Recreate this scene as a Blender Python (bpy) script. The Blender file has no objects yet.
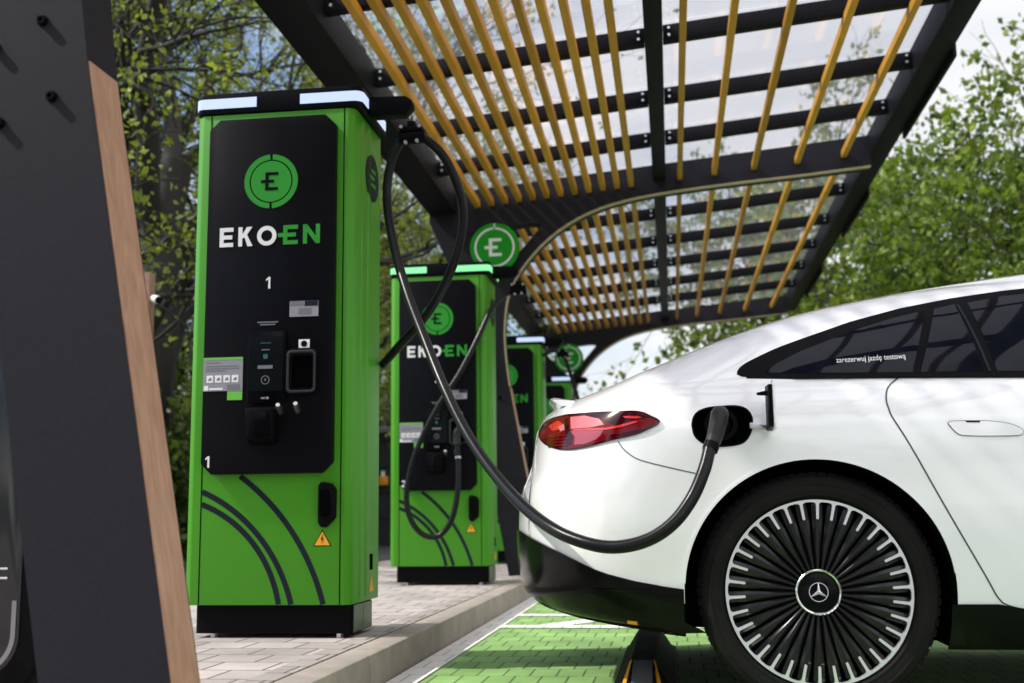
import bpy, bmesh, math, random
from mathutils import Vector, Matrix
random.seed(7)
C = bpy.context.scene.collection
S = bpy.context.scene
R = math.radians

# ------------------------------------------------------------------ camera
cam = bpy.data.cameras.new('camera'); co = bpy.data.objects.new('camera', cam); C.objects.link(co); S.camera = co
yaw, pitch, roll = 0.13561, 0.15015, -0.01194
f_ = Vector((-math.sin(yaw), math.cos(yaw), 0)); r_ = Vector((math.cos(yaw), math.sin(yaw), 0)); u_ = Vector((0, 0, 1))
f2 = f_*math.cos(pitch)+u_*math.sin(pitch); u2 = u_*math.cos(pitch)-f_*math.sin(pitch)
r3 = r_*math.cos(roll)+u2*math.sin(roll); u3 = u2*math.cos(roll)-r_*math.sin(roll)
m = Matrix((r3, u3, -f2)).transposed().to_4x4(); m.translation = Vector((0, 0, 0.5935))
co.matrix_world = m
cam.sensor_width = 36; cam.lens = 1150.59/1024*36; cam.clip_start = .05; cam.clip_end = 900
cam.dof.use_dof = True; cam.dof.focus_distance = 3.8; cam.dof.aperture_fstop = 3.0

# ------------------------------------------------------------------ world and sun
SUN = Vector((-.67, -.15, .73)).normalized()      # direction towards the sun
W = bpy.data.worlds.new('World'); S.world = W; W.use_nodes = True
nt = W.node_tree; nt.nodes.clear(); N = nt.nodes.new; L = nt.links.new
out = N('ShaderNodeOutputWorld'); bg = N('ShaderNodeBackground'); bg2 = N('ShaderNodeBackground'); mx = N('ShaderNodeMixShader')
sky = N('ShaderNodeTexSky'); sky.sky_type = 'NISHITA'; sky.sun_disc = False
sky.sun_elevation = math.asin(SUN.z); sky.sun_rotation = math.atan2(SUN.x, SUN.y)
sky.air_density = 1.0; sky.dust_density = 1.5; sky.ozone_density = 1.0
L(sky.outputs[0], bg.inputs[0]); bg.inputs[1].default_value = .15
tc = N('ShaderNodeTexCoord'); mp = N('ShaderNodeMapping'); mp.inputs['Scale'].default_value = (1, 1, 2.2)
mp.inputs['Location'].default_value = (3.1, .7, 0)
nz = N('ShaderNodeTexNoise'); nz.inputs['Scale'].default_value = 1.5; nz.inputs['Detail'].default_value = 7; nz.inputs['Roughness'].default_value = .55
L(tc.outputs['Generated'], mp.inputs[0]); L(mp.outputs[0], nz.inputs[0])
# the cloud deck is broken towards the left and closed elsewhere
sx = N('ShaderNodeSeparateXYZ'); L(tc.outputs['Generated'], sx.inputs[0])
ma = N('ShaderNodeMath'); ma.operation = 'MULTIPLY_ADD'; ma.inputs[1].default_value = .38; ma.inputs[2].default_value = .045
L(sx.outputs[0], ma.inputs[0])
mb_ = N('ShaderNodeMath'); mb_.operation = 'ADD'; L(nz.outputs[0], mb_.inputs[0]); L(ma.outputs[0], mb_.inputs[1])
rp = N('ShaderNodeValToRGB'); rp.color_ramp.elements[0].position = .42; rp.color_ramp.elements[1].position = .60
L(mb_.outputs[0], rp.inputs[0])
# clouds: grey bases to bright tops, brightness added behind the viewer as fill light
nz2 = N('ShaderNodeTexNoise'); nz2.inputs['Scale'].default_value = 3.2; nz2.inputs['Detail'].default_value = 6; L(mp.outputs[0], nz2.inputs[0])
cr = N('ShaderNodeValToRGB'); cr.color_ramp.elements[0].position = .3; cr.color_ramp.elements[0].color = (.80, .82, .87, 1)
cr.color_ramp.elements[1].position = .65; cr.color_ramp.elements[1].color = (1, 1, 1, 1); L(nz2.outputs[0], cr.inputs[0])
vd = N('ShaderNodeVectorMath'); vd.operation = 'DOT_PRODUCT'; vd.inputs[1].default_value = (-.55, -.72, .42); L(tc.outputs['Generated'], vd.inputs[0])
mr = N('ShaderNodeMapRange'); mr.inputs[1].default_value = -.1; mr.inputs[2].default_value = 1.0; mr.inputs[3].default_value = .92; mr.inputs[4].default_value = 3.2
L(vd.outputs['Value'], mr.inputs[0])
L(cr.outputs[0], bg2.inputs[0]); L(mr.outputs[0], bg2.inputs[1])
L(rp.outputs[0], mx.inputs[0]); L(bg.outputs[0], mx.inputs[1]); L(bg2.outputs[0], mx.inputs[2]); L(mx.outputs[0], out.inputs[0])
sl = bpy.data.lights.new('sun', 'SUN'); so = bpy.data.objects.new('sun', sl); C.objects.link(so)
sl.energy = 3.5; sl.angle = R(1.3); sl.color = (1, .955, .89)
so.rotation_euler = SUN.to_track_quat('Z', 'Y').to_euler()
S.view_settings.view_transform = 'Standard'; S.view_settings.look = 'None'; S.view_settings.exposure = 0.24; S.view_settings.gamma = 1
S.view_settings.use_curve_mapping = False

# ------------------------------------------------------------------ materials
def mat(name, col, rough=.5, metal=0., coat=0., var=0., vscale=30., emit=None, es=1., spec=.5, bump=0., bscale=200., coatr=.05):
    m = bpy.data.materials.new(name); m.use_nodes = True; nt = m.node_tree; b = nt.nodes['Principled BSDF']
    b.inputs['Base Color'].default_value = (*col, 1); b.inputs['Roughness'].default_value = rough; b.inputs['Metallic'].default_value = metal
    b.inputs['Coat Weight'].default_value = coat; b.inputs['Coat Roughness'].default_value = coatr; b.inputs['Specular IOR Level'].default_value = spec
    if emit: b.inputs['Emission Color'].default_value = (*emit, 1); b.inputs['Emission Strength'].default_value = es
    if var or bump:
        t = nt.nodes.new('ShaderNodeTexCoord')
    if var:
        n = nt.nodes.new('ShaderNodeTexNoise'); n.inputs['Scale'].default_value = vscale; n.inputs['Detail'].default_value = 6
        nt.links.new(t.outputs['Object'], n.inputs[0])
        r = nt.nodes.new('ShaderNodeMapRange'); r.inputs[1].default_value = .3; r.inputs[2].default_value = .7
        r.inputs[3].default_value = 1-var; r.inputs[4].default_value = 1+var; nt.links.new(n.outputs[0], r.inputs[0])
        v = nt.nodes.new('ShaderNodeVectorMath'); v.operation = 'SCALE'; v.inputs[0].default_value = col; nt.links.new(r.outputs[0], v.inputs['Scale'])
        nt.links.new(v.outputs[0], b.inputs['Base Color'])
        r2 = nt.nodes.new('ShaderNodeMapRange'); r2.inputs[3].default_value = max(.02, rough*(1-var)); r2.inputs[4].default_value = min(1, rough*(1+var))
        nt.links.new(n.outputs[0], r2.inputs[0]); nt.links.new(r2.outputs[0], b.inputs['Roughness'])
    if bump:
        n = nt.nodes.new('ShaderNodeTexNoise'); n.inputs['Scale'].default_value = bscale; n.inputs['Detail'].default_value = 4
        nt.links.new(t.outputs['Object'], n.inputs[0])
        bp = nt.nodes.new('ShaderNodeBump'); bp.inputs['Strength'].default_value = bump; bp.inputs['Distance'].default_value = .002
        nt.links.new(n.outputs[0], bp.inputs['Height']); nt.links.new(bp.outputs[0], b.inputs['Normal'])
    return m

def paver_mat(name, base, joint, bw, bh, var=.18, rough=.8, wear=None, mortar=.005, stain=.15):
    m = bpy.data.materials.new(name); m.use_nodes = True; nt = m.node_tree; b = nt.nodes['Principled BSDF']; N = nt.nodes.new; L = nt.links.new
    t = N('ShaderNodeTexCoord'); br = N('ShaderNodeTexBrick'); br.inputs['Scale'].default_value = 1
    br.inputs['Brick Width'].default_value = bw; br.inputs['Row Height'].default_value = bh; br.inputs['Mortar Size'].default_value = mortar
    br.inputs['Mortar Smooth'].default_value = .3; br.inputs['Bias'].default_value = 0
    br.inputs['Color1'].default_value = (*[c*(1-var) for c in base], 1); br.inputs['Color2'].default_value = (*[min(1, c*(1+var)) for c in base], 1)
    br.inputs['Mortar'].default_value = (*joint, 1)
    L(t.outputs['Object'], br.inputs[0])
    n = N('ShaderNodeTexNoise'); n.inputs['Scale'].default_value = 2.3; n.inputs['Detail'].default_value = 9; n.inputs['Roughness'].default_value = .65; L(t.outputs['Object'], n.inputs[0])
    r = N('ShaderNodeMapRange'); r.inputs[1].default_value = .3; r.inputs[2].default_value = .7; r.inputs[3].default_value = 1-stain; r.inputs[4].default_value = 1+stain; L(n.outputs[0], r.inputs[0])
    v = N('ShaderNodeVectorMath'); v.operation = 'SCALE'; L(br.outputs[0], v.inputs[0]); L(r.outputs[0], v.inputs['Scale'])
    last = v.outputs[0]
    n3 = N('ShaderNodeTexNoise'); n3.inputs['Scale'].default_value = 160; n3.inputs['Detail'].default_value = 3; L(t.outputs['Object'], n3.inputs[0])
    if wear:
        n2 = N('ShaderNodeTexNoise'); n2.inputs['Scale'].default_value = 26; n2.inputs['Detail'].default_value = 8; n2.inputs['Roughness'].default_value = .75; L(t.outputs['Object'], n2.inputs[0])
        w = N('ShaderNodeMapRange'); w.inputs[1].default_value = .58; w.inputs[2].default_value = .70; w.inputs[3].default_value = 0; w.inputs[4].default_value = .75; L(n2.outputs[0], w.inputs[0])
        mm = N('ShaderNodeMix'); mm.data_type = 'RGBA'; L(w.outputs[0], mm.inputs[0]); L(last, mm.inputs[6]); mm.inputs[7].default_value = (*wear, 1); last = mm.outputs[2]
    L(last, b.inputs['Base Color']); b.inputs['Roughness'].default_value = rough
    ad = N('ShaderNodeMath'); ad.operation = 'MULTIPLY_ADD'; ad.inputs[1].default_value = -1.0; L(br.outputs['Fac'], ad.inputs[0]); 
    ms = N('ShaderNodeMath'); ms.operation = 'MULTIPLY'; ms.inputs[1].default_value = .35; L(n3.outputs[0], ms.inputs[0]); L(ms.outputs[0], ad.inputs[2])
    bp = N('ShaderNodeBump'); bp.inputs['Strength'].default_value = .7; bp.inputs['Distance'].default_value = .004; L(ad.outputs[0], bp.inputs['Height']); L(bp.outputs[0], b.inputs['Normal'])
    return m

def leaf_mat(name, c1, c2, trans=.45):
    m = bpy.data.materials.new(name); m.use_nodes = True; nt = m.node_tree; nt.nodes.clear(); N = nt.nodes.new; L = nt.links.new
    o = N('ShaderNodeOutputMaterial'); d = N('ShaderNodeBsdfPrincipled'); d.inputs['Roughness'].default_value = .5; t = N('ShaderNodeBsdfTranslucent'); x = N('ShaderNodeMixShader'); x.inputs[0].default_value = trans
    g = N('ShaderNodeNewGeometry'); r = N('ShaderNodeValToRGB'); r.color_ramp.elements[0].color = (*c1, 1); r.color_ramp.elements[1].color = (*c2, 1)
    L(g.outputs['Random Per Island'], r.inputs[0]); L(r.outputs[0], d.inputs['Base Color'])
    v = N('ShaderNodeVectorMath'); v.operation = 'MULTIPLY'; v.inputs[1].default_value = (1.25, 1.15, .5); L(r.outputs[0], v.inputs[0]); L(v.outputs[0], t.inputs[0])
    L(d.outputs[0], x.inputs[1]); L(t.outputs[0], x.inputs[2]); L(x.outputs[0], o.inputs[0])
    return m

def wood_mat(name, c1, c2, scale=(40, 40, 1.2), rough=.5):
    m = bpy.data.materials.new(name); m.use_nodes = True; nt = m.node_tree; b = nt.nodes['Principled BSDF']; N = nt.nodes.new; L = nt.links.new
    t = N('ShaderNodeTexCoord'); mp = N('ShaderNodeMapping'); mp.inputs['Scale'].default_value = scale; L(t.outputs['Object'], mp.inputs[0])
    n = N('ShaderNodeTexNoise'); n.inputs['Scale'].default_value = 1.5; n.inputs['Detail'].default_value = 8; n.inputs['Distortion'].default_value = .6; L(mp.outputs[0], n.inputs[0])
    r = N('ShaderNodeValToRGB'); r.color_ramp.elements[0].position = .32; r.color_ramp.elements[0].color = (*c1, 1); r.color_ramp.elements[1].position = .68; r.color_ramp.elements[1].color = (*c2, 1)
    L(n.outputs[0], r.inputs[0]); L(r.outputs[0], b.inputs['Base Color']); b.inputs['Roughness'].default_value = rough
    bp = N('ShaderNodeBump'); bp.inputs['Strength'].default_value = .15; bp.inputs['Distance'].default_value = .001; L(n.outputs[0], bp.inputs['Height']); L(bp.outputs[0], b.inputs['Normal'])
    return m

def glass_mat(name, tint, milk, gl):
    m = bpy.data.materials.new(name); m.use_nodes = True; nt = m.node_tree; nt.nodes.clear(); N = nt.nodes.new; L = nt.links.new
    o = N('ShaderNodeOutputMaterial'); t = N('ShaderNodeBsdfTransparent'); t.inputs[0].default_value = (*tint, 1)
    d = N('ShaderNodeBsdfTranslucent'); d.inputs[0].default_value = (.85, .85, .9, 1); x = N('ShaderNodeMixShader')
    tc = N('ShaderNodeTexCoord'); n = N('ShaderNodeTexNoise'); n.inputs['Scale'].default_value = 5; n.inputs['Detail'].default_value = 8; n.inputs['Roughness'].default_value = .7; L(tc.outputs['Object'], n.inputs[0])
    r = N('ShaderNodeMapRange'); r.inputs[1].default_value = .35; r.inputs[2].default_value = .75; r.inputs[3].default_value = milk*.6; r.inputs[4].default_value = milk*1.5; L(n.outputs[0], r.inputs[0])
    L(r.outputs[0], x.inputs[0]); L(t.outputs[0], x.inputs[1]); L(d.outputs[0], x.inputs[2])
    g = N('ShaderNodeBsdfGlossy'); g.inputs['Roughness'].default_value = .04; f = N('ShaderNodeFresnel'); f.inputs[0].default_value = 1.45
    fm = N('ShaderNodeMath'); fm.operation = 'MULTIPLY'; fm.inputs[1].default_value = gl; L(f.outputs[0], fm.inputs[0])
    y = N('ShaderNodeMixShader'); L(fm.outputs[0], y.inputs[0]); L(x.outputs[0], y.inputs[1]); L(g.outputs[0], y.inputs[2]); L(y.outputs[0], o.inputs[0])
    return m

def vary(m, lo=.8, hi=1.15):
    nt = m.node_tree; b = nt.nodes['Principled BSDF']; l = b.inputs['Base Color'].links[0]; src = l.from_socket
    oi = nt.nodes.new('ShaderNodeObjectInfo'); r = nt.nodes.new('ShaderNodeMapRange'); r.inputs[3].default_value = lo; r.inputs[4].default_value = hi; nt.links.new(oi.outputs['Random'], r.inputs[0])
    v = nt.nodes.new('ShaderNodeVectorMath'); v.operation = 'SCALE'; nt.links.new(src, v.inputs[0]); nt.links.new(r.outputs[0], v.inputs['Scale']); nt.links.new(v.outputs[0], b.inputs['Base Color'])
M = dict(
 anthracite=mat('anthracite_steel', (.0165, .0160, .0215), .6, spec=.11, var=.16, vscale=160, bump=.5, bscale=700),
 beam=mat('dark_beam', (.0095, .0095, .012), .55, spec=.06, var=.15, vscale=6),
 panel=mat('black_panel', (.0055, .0055, .0075), .36, spec=.05, var=.1, vscale=4),
 black=mat('black_plastic', (.004, .004, .005), .45, spec=.05),
 gloss=mat('gloss_black', (.0035, .0035, .0045), .15, spec=.07),
 hole=mat('dark_void', (.003, .003, .003), .8, spec=0.),
 green=mat('charger_green', (.060, .295, .010), .42, spec=.35, var=.04, vscale=3),
 logo=mat('logo_green', (.030, .29, .032), .5, spec=.15),
 signgreen=mat('sign_green', (.008, .29, .014), .45, spec=.2),
 arcgrey=mat('arc_grey', (.014, .018, .028), .5, spec=.08),
 white=mat('white_print', (.82, .82, .82), .5),
 lightgrey=mat('light_grey_print', (.27, .265, .30), .5),
 midgrey=mat('mid_grey_print', (.16, .16, .18), .5),
 screen=mat('screen_glass', (.006, .008, .009), .14, spec=.07),
 teal=mat('screen_teal', (.02, .12, .10), .4),
 lime=mat('lime_sticker', (.14, .50, .05), .45),
 orange=mat('warning_orange', (.85, .36, .02), .45),
 chrome=mat('chrome', (.75, .75, .77), .14, metal=1),
 steel=mat('dull_steel', (.55, .55, .56), .35, metal=1),
 basegrey=mat('base_grey', (.12, .15, .10), .42, var=.1),
 blueglow=mat('light_bar_blue', (.05, .06, .08), .3, emit=(.56, .68, 1.0), es=.95),
 greenglow=mat('light_bar_green', (.03, .08, .05), .3, emit=(.27, 1.0, .40), es=1.0),
 slat=mat('ochre_slat', (.50, .255, .032), .55, spec=.2, var=.12, vscale=5),
 pane=glass_mat('roof_glass', (.98, .98, 1.0), .035, .30),
 wood=wood_mat('oak_veneer', (.38, .200, .122), (.52, .300, .190)),
 trim=mat('beige_trim', (.40, .33, .19), .5),
 rubber=mat('rubber', (.012, .0115, .011), .7, spec=.08, var=.2, vscale=12),
 hose=mat('cable_black', (.006, .006, .007), .30, spec=.22, bump=.12, bscale=120),
 plug=mat('connector_grey', (.022, .022, .024), .45, spec=.2, bump=.25, bscale=500),
 paint=mat('white_paint', (.86, .86, .87), .25, coat=1.0, coatr=.03),
 carglass=mat('car_glass', (.006, .007, .012), .03, spec=.13),
 carblack=mat('car_gloss_black', (.003, .003, .003), .16, spec=.16),
 under=mat('underbody', (.005, .005, .005), .85, spec=.05),
 gap=mat('panel_gap', (.07, .07, .07), .7),
 red=mat('tail_red', (.13, .0015, .004), .12, spec=.35),
 redbright=mat('tail_red_bright', (.60, .02, .02), .15, coat=1, emit=None),
 reddark=mat('tail_dark', (.025, .001, .003), .10, spec=.4),
 redpale=mat('tail_sky_sheen', (.55, .15, .17), .2, coat=.3),  # pale lamp facet with the sky's reflection put into its colour
 redmid=mat('tail_facet', (.36, .055, .085), .2, coat=.3),
 rimsilver=mat('rim_silver', (.72, .72, .75), .28, metal=.7),
 spoke=mat('spoke_black', (.006, .006, .007), .2, spec=.35),
 kerb=mat('kerb_concrete', (.33, .29, .25), .85, var=.14, vscale=9, bump=.5, bscale=120),
 asphalt=mat('asphalt', (.055, .055, .058), .85, var=.2, vscale=30, bump=.5, bscale=150),
 grass=mat('grass', (.05, .085, .02), .9, var=.4, vscale=4),
 paver=paver_mat('grey_pavers', (.44, .395, .375), (.17, .15, .13), .20, .20, var=.16, stain=.24, mortar=.006),
 gutter=paver_mat('gutter_stones', (.36, .325, .30), (.12, .10, .09), .16, .16, var=.12, stain=.25),
 greenpaver=paver_mat('green_painted_pavers', (.225, .405, .125), (.09, .155, .06), .10, .20, var=.10, wear=(.22, .29, .14), mortar=.0045, stain=.30),
 roadpaver=paver_mat('road_pavers', (.26, .25, .24), (.06, .055, .05), .20, .10),
 whitepaver=paver_mat('white_painted_pavers', (.80, .78, .75), (.42, .40, .37), .10, .20, var=.05, wear=(.55, .50, .47), mortar=.004, stain=.08),
 bark=mat('bark', (.018, .015, .013), .9, var=.35, vscale=10, bump=.8, bscale=30),
 leafA=leaf_mat('leaf_spring', (.075, .120, .014), (.27, .34, .045)),
 leafB=leaf_mat('leaf_fresh', (.035, .085, .007), (.22, .31, .032)),
 leafC=leaf_mat('leaf_hedge', (.03, .065, .012), (.11, .16, .03)),
 leafY=leaf_mat('leaf_yellow', (.16, .24, .02), (.38, .46, .06)),
 fence=mat('dark_cladding', (.020, .020, .025), .6),
 brown=mat('brown_post', (.22, .12, .07), .6, var=.2),
)

vary(M['slat'], .78, 1.12)
# ------------------------------------------------------------------ mesh helpers
def rootloc(o):
    v = Vector((0, 0, 0))
    while o is not None:
        v += o.location; o = o.parent
    return v
def tag(o, label=None, cat=None, group=None, kind=None):
    if label: o['label'] = label
    if cat: o['category'] = cat
    if group: o['group'] = group
    if kind: o['kind'] = kind
    return o
def obj(name, bm, m, parent=None, smooth=35, recalc=True):
    """link a bmesh (world coordinates) as one mesh object"""
    if recalc: bmesh.ops.recalc_face_normals(bm, faces=bm.faces)
    o_ = rootloc(parent) if parent else Vector((0, 0, 0))
    if parent: bmesh.ops.translate(bm, verts=bm.verts, vec=-o_)
    me = bpy.data.meshes.new(name); bm.to_mesh(me); bm.free()
    for q in (m if isinstance(m, (list, tuple)) else [m]): me.materials.append(q)
    if smooth:
        for p in me.polygons: p.use_smooth = True
        me.set_sharp_from_angle(angle=R(smooth))
    o = bpy.data.objects.new(name, me); C.objects.link(o)
    if parent: o.parent = parent
    return o
def thing(name, label, cat, loc=(0, 0, 0), group=None):
    o = bpy.data.objects.new(name, None); C.objects.link(o); o.location = loc; o.empty_display_size = .1
    return tag(o, label, cat, group)
def BM(): return bmesh.new()
def merge(bm, b2):
    me = bpy.data.meshes.new('tmp'); b2.to_mesh(me); b2.free(); bm.from_mesh(me); bpy.data.meshes.remove(me); return bm
def box(bm, x0, x1, y0, y1, z0, z1, bev=0, seg=2):
    b = bmesh.new(); bmesh.ops.create_cube(b, size=1)
    bmesh.ops.scale(b, vec=(x1-x0, y1-y0, z1-z0), verts=b.verts)
    bmesh.ops.translate(b, vec=((x0+x1)/2, (y0+y1)/2, (z0+z1)/2), verts=b.verts)
    if bev: bmesh.ops.bevel(b, geom=b.edges[:], offset=bev, segments=seg, affect='EDGES', profile=.5)
    return merge(bm, b)
def prism(bm, pts, a0, a1, axis='y', bev=0, holes=()):
    """outline (2D) extruded along an axis: y -> (x,z), x -> (y,z), z -> (x,y)"""
    def P(p, a): return {'y': (p[0], a, p[1]), 'x': (a, p[0], p[1]), 'z': (p[0], p[1], a)}[axis]
    b = bmesh.new()
    if holes:
        for loop in [pts]+list(holes):
            vs = [b.verts.new(P(p, a0)) for p in loop]
            for i in range(len(vs)): b.edges.new((vs[i], vs[(i+1) % len(vs)]))
        bmesh.ops.triangle_fill(b, edges=b.edges[:], use_beauty=True)
    else:
        b.faces.new([b.verts.new(P(p, a0)) for p in pts])
    g = bmesh.ops.extrude_face_region(b, geom=b.faces[:])
    d = {'y': (0, a1-a0, 0), 'x': (a1-a0, 0, 0), 'z': (0, 0, a1-a0)}[axis]
    bmesh.ops.translate(b, vec=d, verts=[v for v in g['geom'] if isinstance(v, bmesh.types.BMVert)])
    bmesh.ops.recalc_face_normals(b, faces=b.faces)
    if bev:
        es = [e for e in b.edges if len(e.link_faces) == 2 and e.calc_face_angle(0) > .5]
        bmesh.ops.bevel(b, geom=es, offset=bev, segments=2, affect='EDGES', profile=.5)
    return merge(bm, b)
def catmull(pts, n=8):
    P = [Vector(p) for p in pts]; o = []
    for i in range(len(P)-1):
        p0 = P[max(0, i-1)]; p1 = P[i]; p2 = P[i+1]; p3 = P[min(len(P)-1, i+2)]
        for k in range(n):
            t = k/n
            o.append(.5*((2*p1)+(p2-p0)*t+(2*p0-5*p1+4*p2-p3)*t*t+(3*p1-p0-3*p2+p3)*t**3))
    o.append(P[-1]); return o
def tube(bm, pts, rad, n=10, caps=True):
    pts = [Vector(p) for p in pts]; rings = []
    rr = rad if isinstance(rad, (list, tuple)) else [rad]*len(pts)
    t0 = (pts[1]-pts[0]).normalized(); up = Vector((0, 0, 1)) if abs(t0.z) < .9 else Vector((1, 0, 0)); nrm = t0.cross(up).normalized()
    for i, p in enumerate(pts):
        t = (pts[min(i+1, len(pts)-1)]-pts[max(i-1, 0)]).normalized()
        nrm = (nrm-t*nrm.dot(t)).normalized(); bn = t.cross(nrm)
        rings.append([bm.verts.new(p+(nrm*math.cos(2*math.pi*k/n)+bn*math.sin(2*math.pi*k/n))*rr[i]) for k in range(n)])
    for a, b in zip(rings, rings[1:]):
        for k in range(n): bm.faces.new((a[k], a[(k+1) % n], b[(k+1) % n], b[k]))
    if caps: bm.faces.new(rings[0][::-1]); bm.faces.new(rings[-1])
    return bm
def lathe_y(bm, prof, cx, cz, n=96):
    """profile of (radius, y) turned about an axis along Y"""
    rings = []
    for r, y in prof:
        rings.append([bm.verts.new((cx+r*math.cos(2*math.pi*k/n), y, cz+r*math.sin(2*math.pi*k/n))) for k in range(n)] if r > 1e-6 else [bm.verts.new((cx, y, cz))])
    for a, b in zip(rings, rings[1:]):
        for k in range(n):
            k2 = (k+1) % n
            if len(a) == 1 and len(b) == 1: continue
            if len(a) == 1: bm.faces.new((a[0], b[k2], b[k]))
            elif len(b) == 1: bm.faces.new((a[k], a[k2], b[0]))
            else: bm.faces.new((a[k], a[k2], b[k2], b[k]))
    return bm
def rrect(x0, x1, z0, z1, r, n=5):
    o = []
    for cx, cz, a0 in ((x1-r, z1-r, 0), (x0+r, z1-r, 90), (x0+r, z0+r, 180), (x1-r, z0+r, 270)):
        for k in range(n+1):
            a = R(a0+90*k/n); o.append((cx+r*math.cos(a), cz+r*math.sin(a)))
    return o
def ring(bm, cx, cz, r0, r1, y0, y1, a0=0, a1=360, n=48):
    """flat ring (annulus sector) in the XZ plane, y0..y1 thick"""
    full = abs(a1-a0-360) < 1e-6; k = n if full else n+1
    vs = []
    for i in range(k):
        a = R(a0+(a1-a0)*i/n); c, s = math.cos(a), math.sin(a)
        vs.append([bm.verts.new((cx+r*c, y, cz+r*s)) for r, y in ((r0, y0), (r1, y0), (r1, y1), (r0, y1))])
    for i in range(n if full else n):
        a = vs[i]; b = vs[(i+1) % k]
        for j in range(4): bm.faces.new((a[j], a[(j+1) % 4], b[(j+1) % 4], b[j]))
    if not full: bm.faces.new(vs[0]); bm.faces.new(vs[-1][::-1])
    return bm
def disc(bm, cx, cz, r, y0, y1, n=48): return prism(bm, [(cx+r*math.cos(2*math.pi*k/n), cz+r*math.sin(2*math.pi*k/n)) for k in range(n)], y0, y1)
def sheet(name, x0, x1, y0, y1, z, m, kind='structure'):
    bm = BM(); bm.faces.new([bm.verts.new(p) for p in ((x0, y0, z), (x1, y0, z), (x1, y1, z), (x0, y1, z))])
    o = obj(name, bm, m, smooth=0); o['kind'] = kind; return o

# ================================================================== THE SETTING
sheet('ground', -400, 400, -150, 800, -.03, M['grass'])
KZ = .12
def slab(name, x0, x1, y0, y1, z0, z1, m):
    bm = BM(); box(bm, x0, x1, y0, y1, z0, z1, bev=.006)
    o = obj(name, bm, m); o['kind'] = 'structure'; return o
sheet('road', 4.74, 60, -25, 70, -.004, M['roadpaver'])
sheet('bay_paving', -1.06, 4.6, 2.7, 13.1, .0, M['greenpaver'])
sheet('bay_paving', -1.06, 4.75, 13.1, 70, -.001, M['roadpaver'])
sheet('aisle', -1.06, 4.75, -25, 2.7, .0, M['roadpaver'])
# painted lines of the bays: edge line along the kerb, two cross lines with worn hatching between bays
sheet('road_marking', -1.045, -.930, -4, 40, .004, M['whitepaver'])
for y0 in (-.85, 6.22, 13.1):
    sheet('road_marking', -.929, 4.6, y0, y0+.15, .004, M['whitepaver'])
    sheet('road_marking', -.929, 4.6, y0+.72, y0+.86, .004, M['whitepaver'])
    for k in range(9):
        bm = BM(); x = -.75+k*.62
        bm.faces.new([bm.verts.new((x+dx, y0+dy, .004)) for dx, dy in ((0, .152), (.17, .152), (.55, .718), (.38, .718))])
        o = obj('road_marking', bm, M['whitepaver'], smooth=0); o['kind'] = 'structure'
sheet('pavement', -3.0, -1.26, -15, 60, KZ, M['paver'])
bm = BM(); box(bm, -1.262, -1.176, -15, 60, -.02, KZ+.003); o = obj('gutter_strip', bm, M['gutter'], smooth=0); o['kind'] = 'structure'
bm = BM()
y = -15.0
while y < 60:
    box(bm, -1.172, -1.05, y+.003, y+.997, -.05, KZ+.004, bev=.012); y += 1.0
o = obj('kerb', bm, M['kerb']); o['kind'] = 'structure'
slab('pavement_base', -3.0, -1.17, -15, 60, -.2, KZ-.02, M['gutter'])
sheet('back_lane', -5.0, -3.0, -15, 60, KZ-.01, M['asphalt'])
bm = BM(); box(bm, -3.06, -2.98, -15, 60, -.05, KZ+.012, bev=.01); o = obj('back_kerb', bm, M['kerb']); o['kind'] = 'structure'
sheet('verge', -30, -5.0, -15, 70, KZ-.02, M['grass'])

# ================================================================== THE CANOPY
AY = (2.335, 9.23, 16.16)                      # front planes of the three frames
def zs(x): return 3.28+.09*x                   # underside of the slats
canopy = thing('charging_canopy', 'long dark steel canopy with ochre slats and a glass roof arching over the charging bays', 'canopy', (0, AY[1], 0))
INNER = [(-1.015, .12), (-1.040, .26), (-1.149, .873), (-1.236, 1.356), (-1.293, 1.683), (-1.320, 1.95), (-1.322, 2.12), (-1.298, 2.34), (-1.232, 2.51), (-1.150, 2.64), (-1.013, 2.794), (-.845, 2.93), (-.645, 3.042), (-.429, 3.118), (-.183, 3.170), (.143, 3.211), (.626, 3.253), (1.102, 3.287), (1.456, 3.317), (1.662, 3.335)]
INN = [(p.x, p.z) for p in catmull([(a, 0, b) for a, b in INNER], 6)]
OUTER = [(1.662, zs(1.66)+.16), (.03, zs(.03)+.16), (-1.712, zs(-1.712)+.16), (-1.948, 3.29), (-1.948, 3.03), (-1.88, 2.88), (-1.77, 2.62), (-1.675, 2.25), (-1.60, 1.78), (-1.459, .968), (-1.332, .26), (-1.307, .12)]
HOLE = [(-1.02, 2.985), (-1.10, 2.99), (-1.70, 2.93), (-1.735, 2.90), (-1.66, 2.80), (-1.40, 2.545), (-1.365, 2.55), (-1.03, 2.93), (-1.005, 2.965)]
def strip(bm, pts, y0, y1, t, out):
    """thin lining laid along a polyline in XZ, t thick towards the bay side"""
    P = [Vector((a, 0, b)) for a, b in pts]; A = []; B = []
    for i, p in enumerate(P):
        d = (P[min(i+1, len(P)-1)]-P[max(0, i-1)]).normalized(); n = Vector((d.z, 0, -d.x))
        A.append(p+n*out); B.append(p+n*(out+t))
    loop = [(v.x, v.z) for v in A]+[(v.x, v.z) for v in B[::-1]]
    rows = [[bm.verts.new((v.x, yy, v.z)) for v in Q] for Q, yy in ((A, y0), (B, y0), (B, y1), (A, y1))]
    for a, b in zip(rows, rows[1:]+rows[:1]):
        for i in range(len(P)-1): bm.faces.new((a[i], a[i+1], b[i+1], b[i]))
    bm.faces.new([r[0] for r in rows]); bm.faces.new([r[-1] for r in rows][::-1])
    return bm
bolt_me = None
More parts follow.
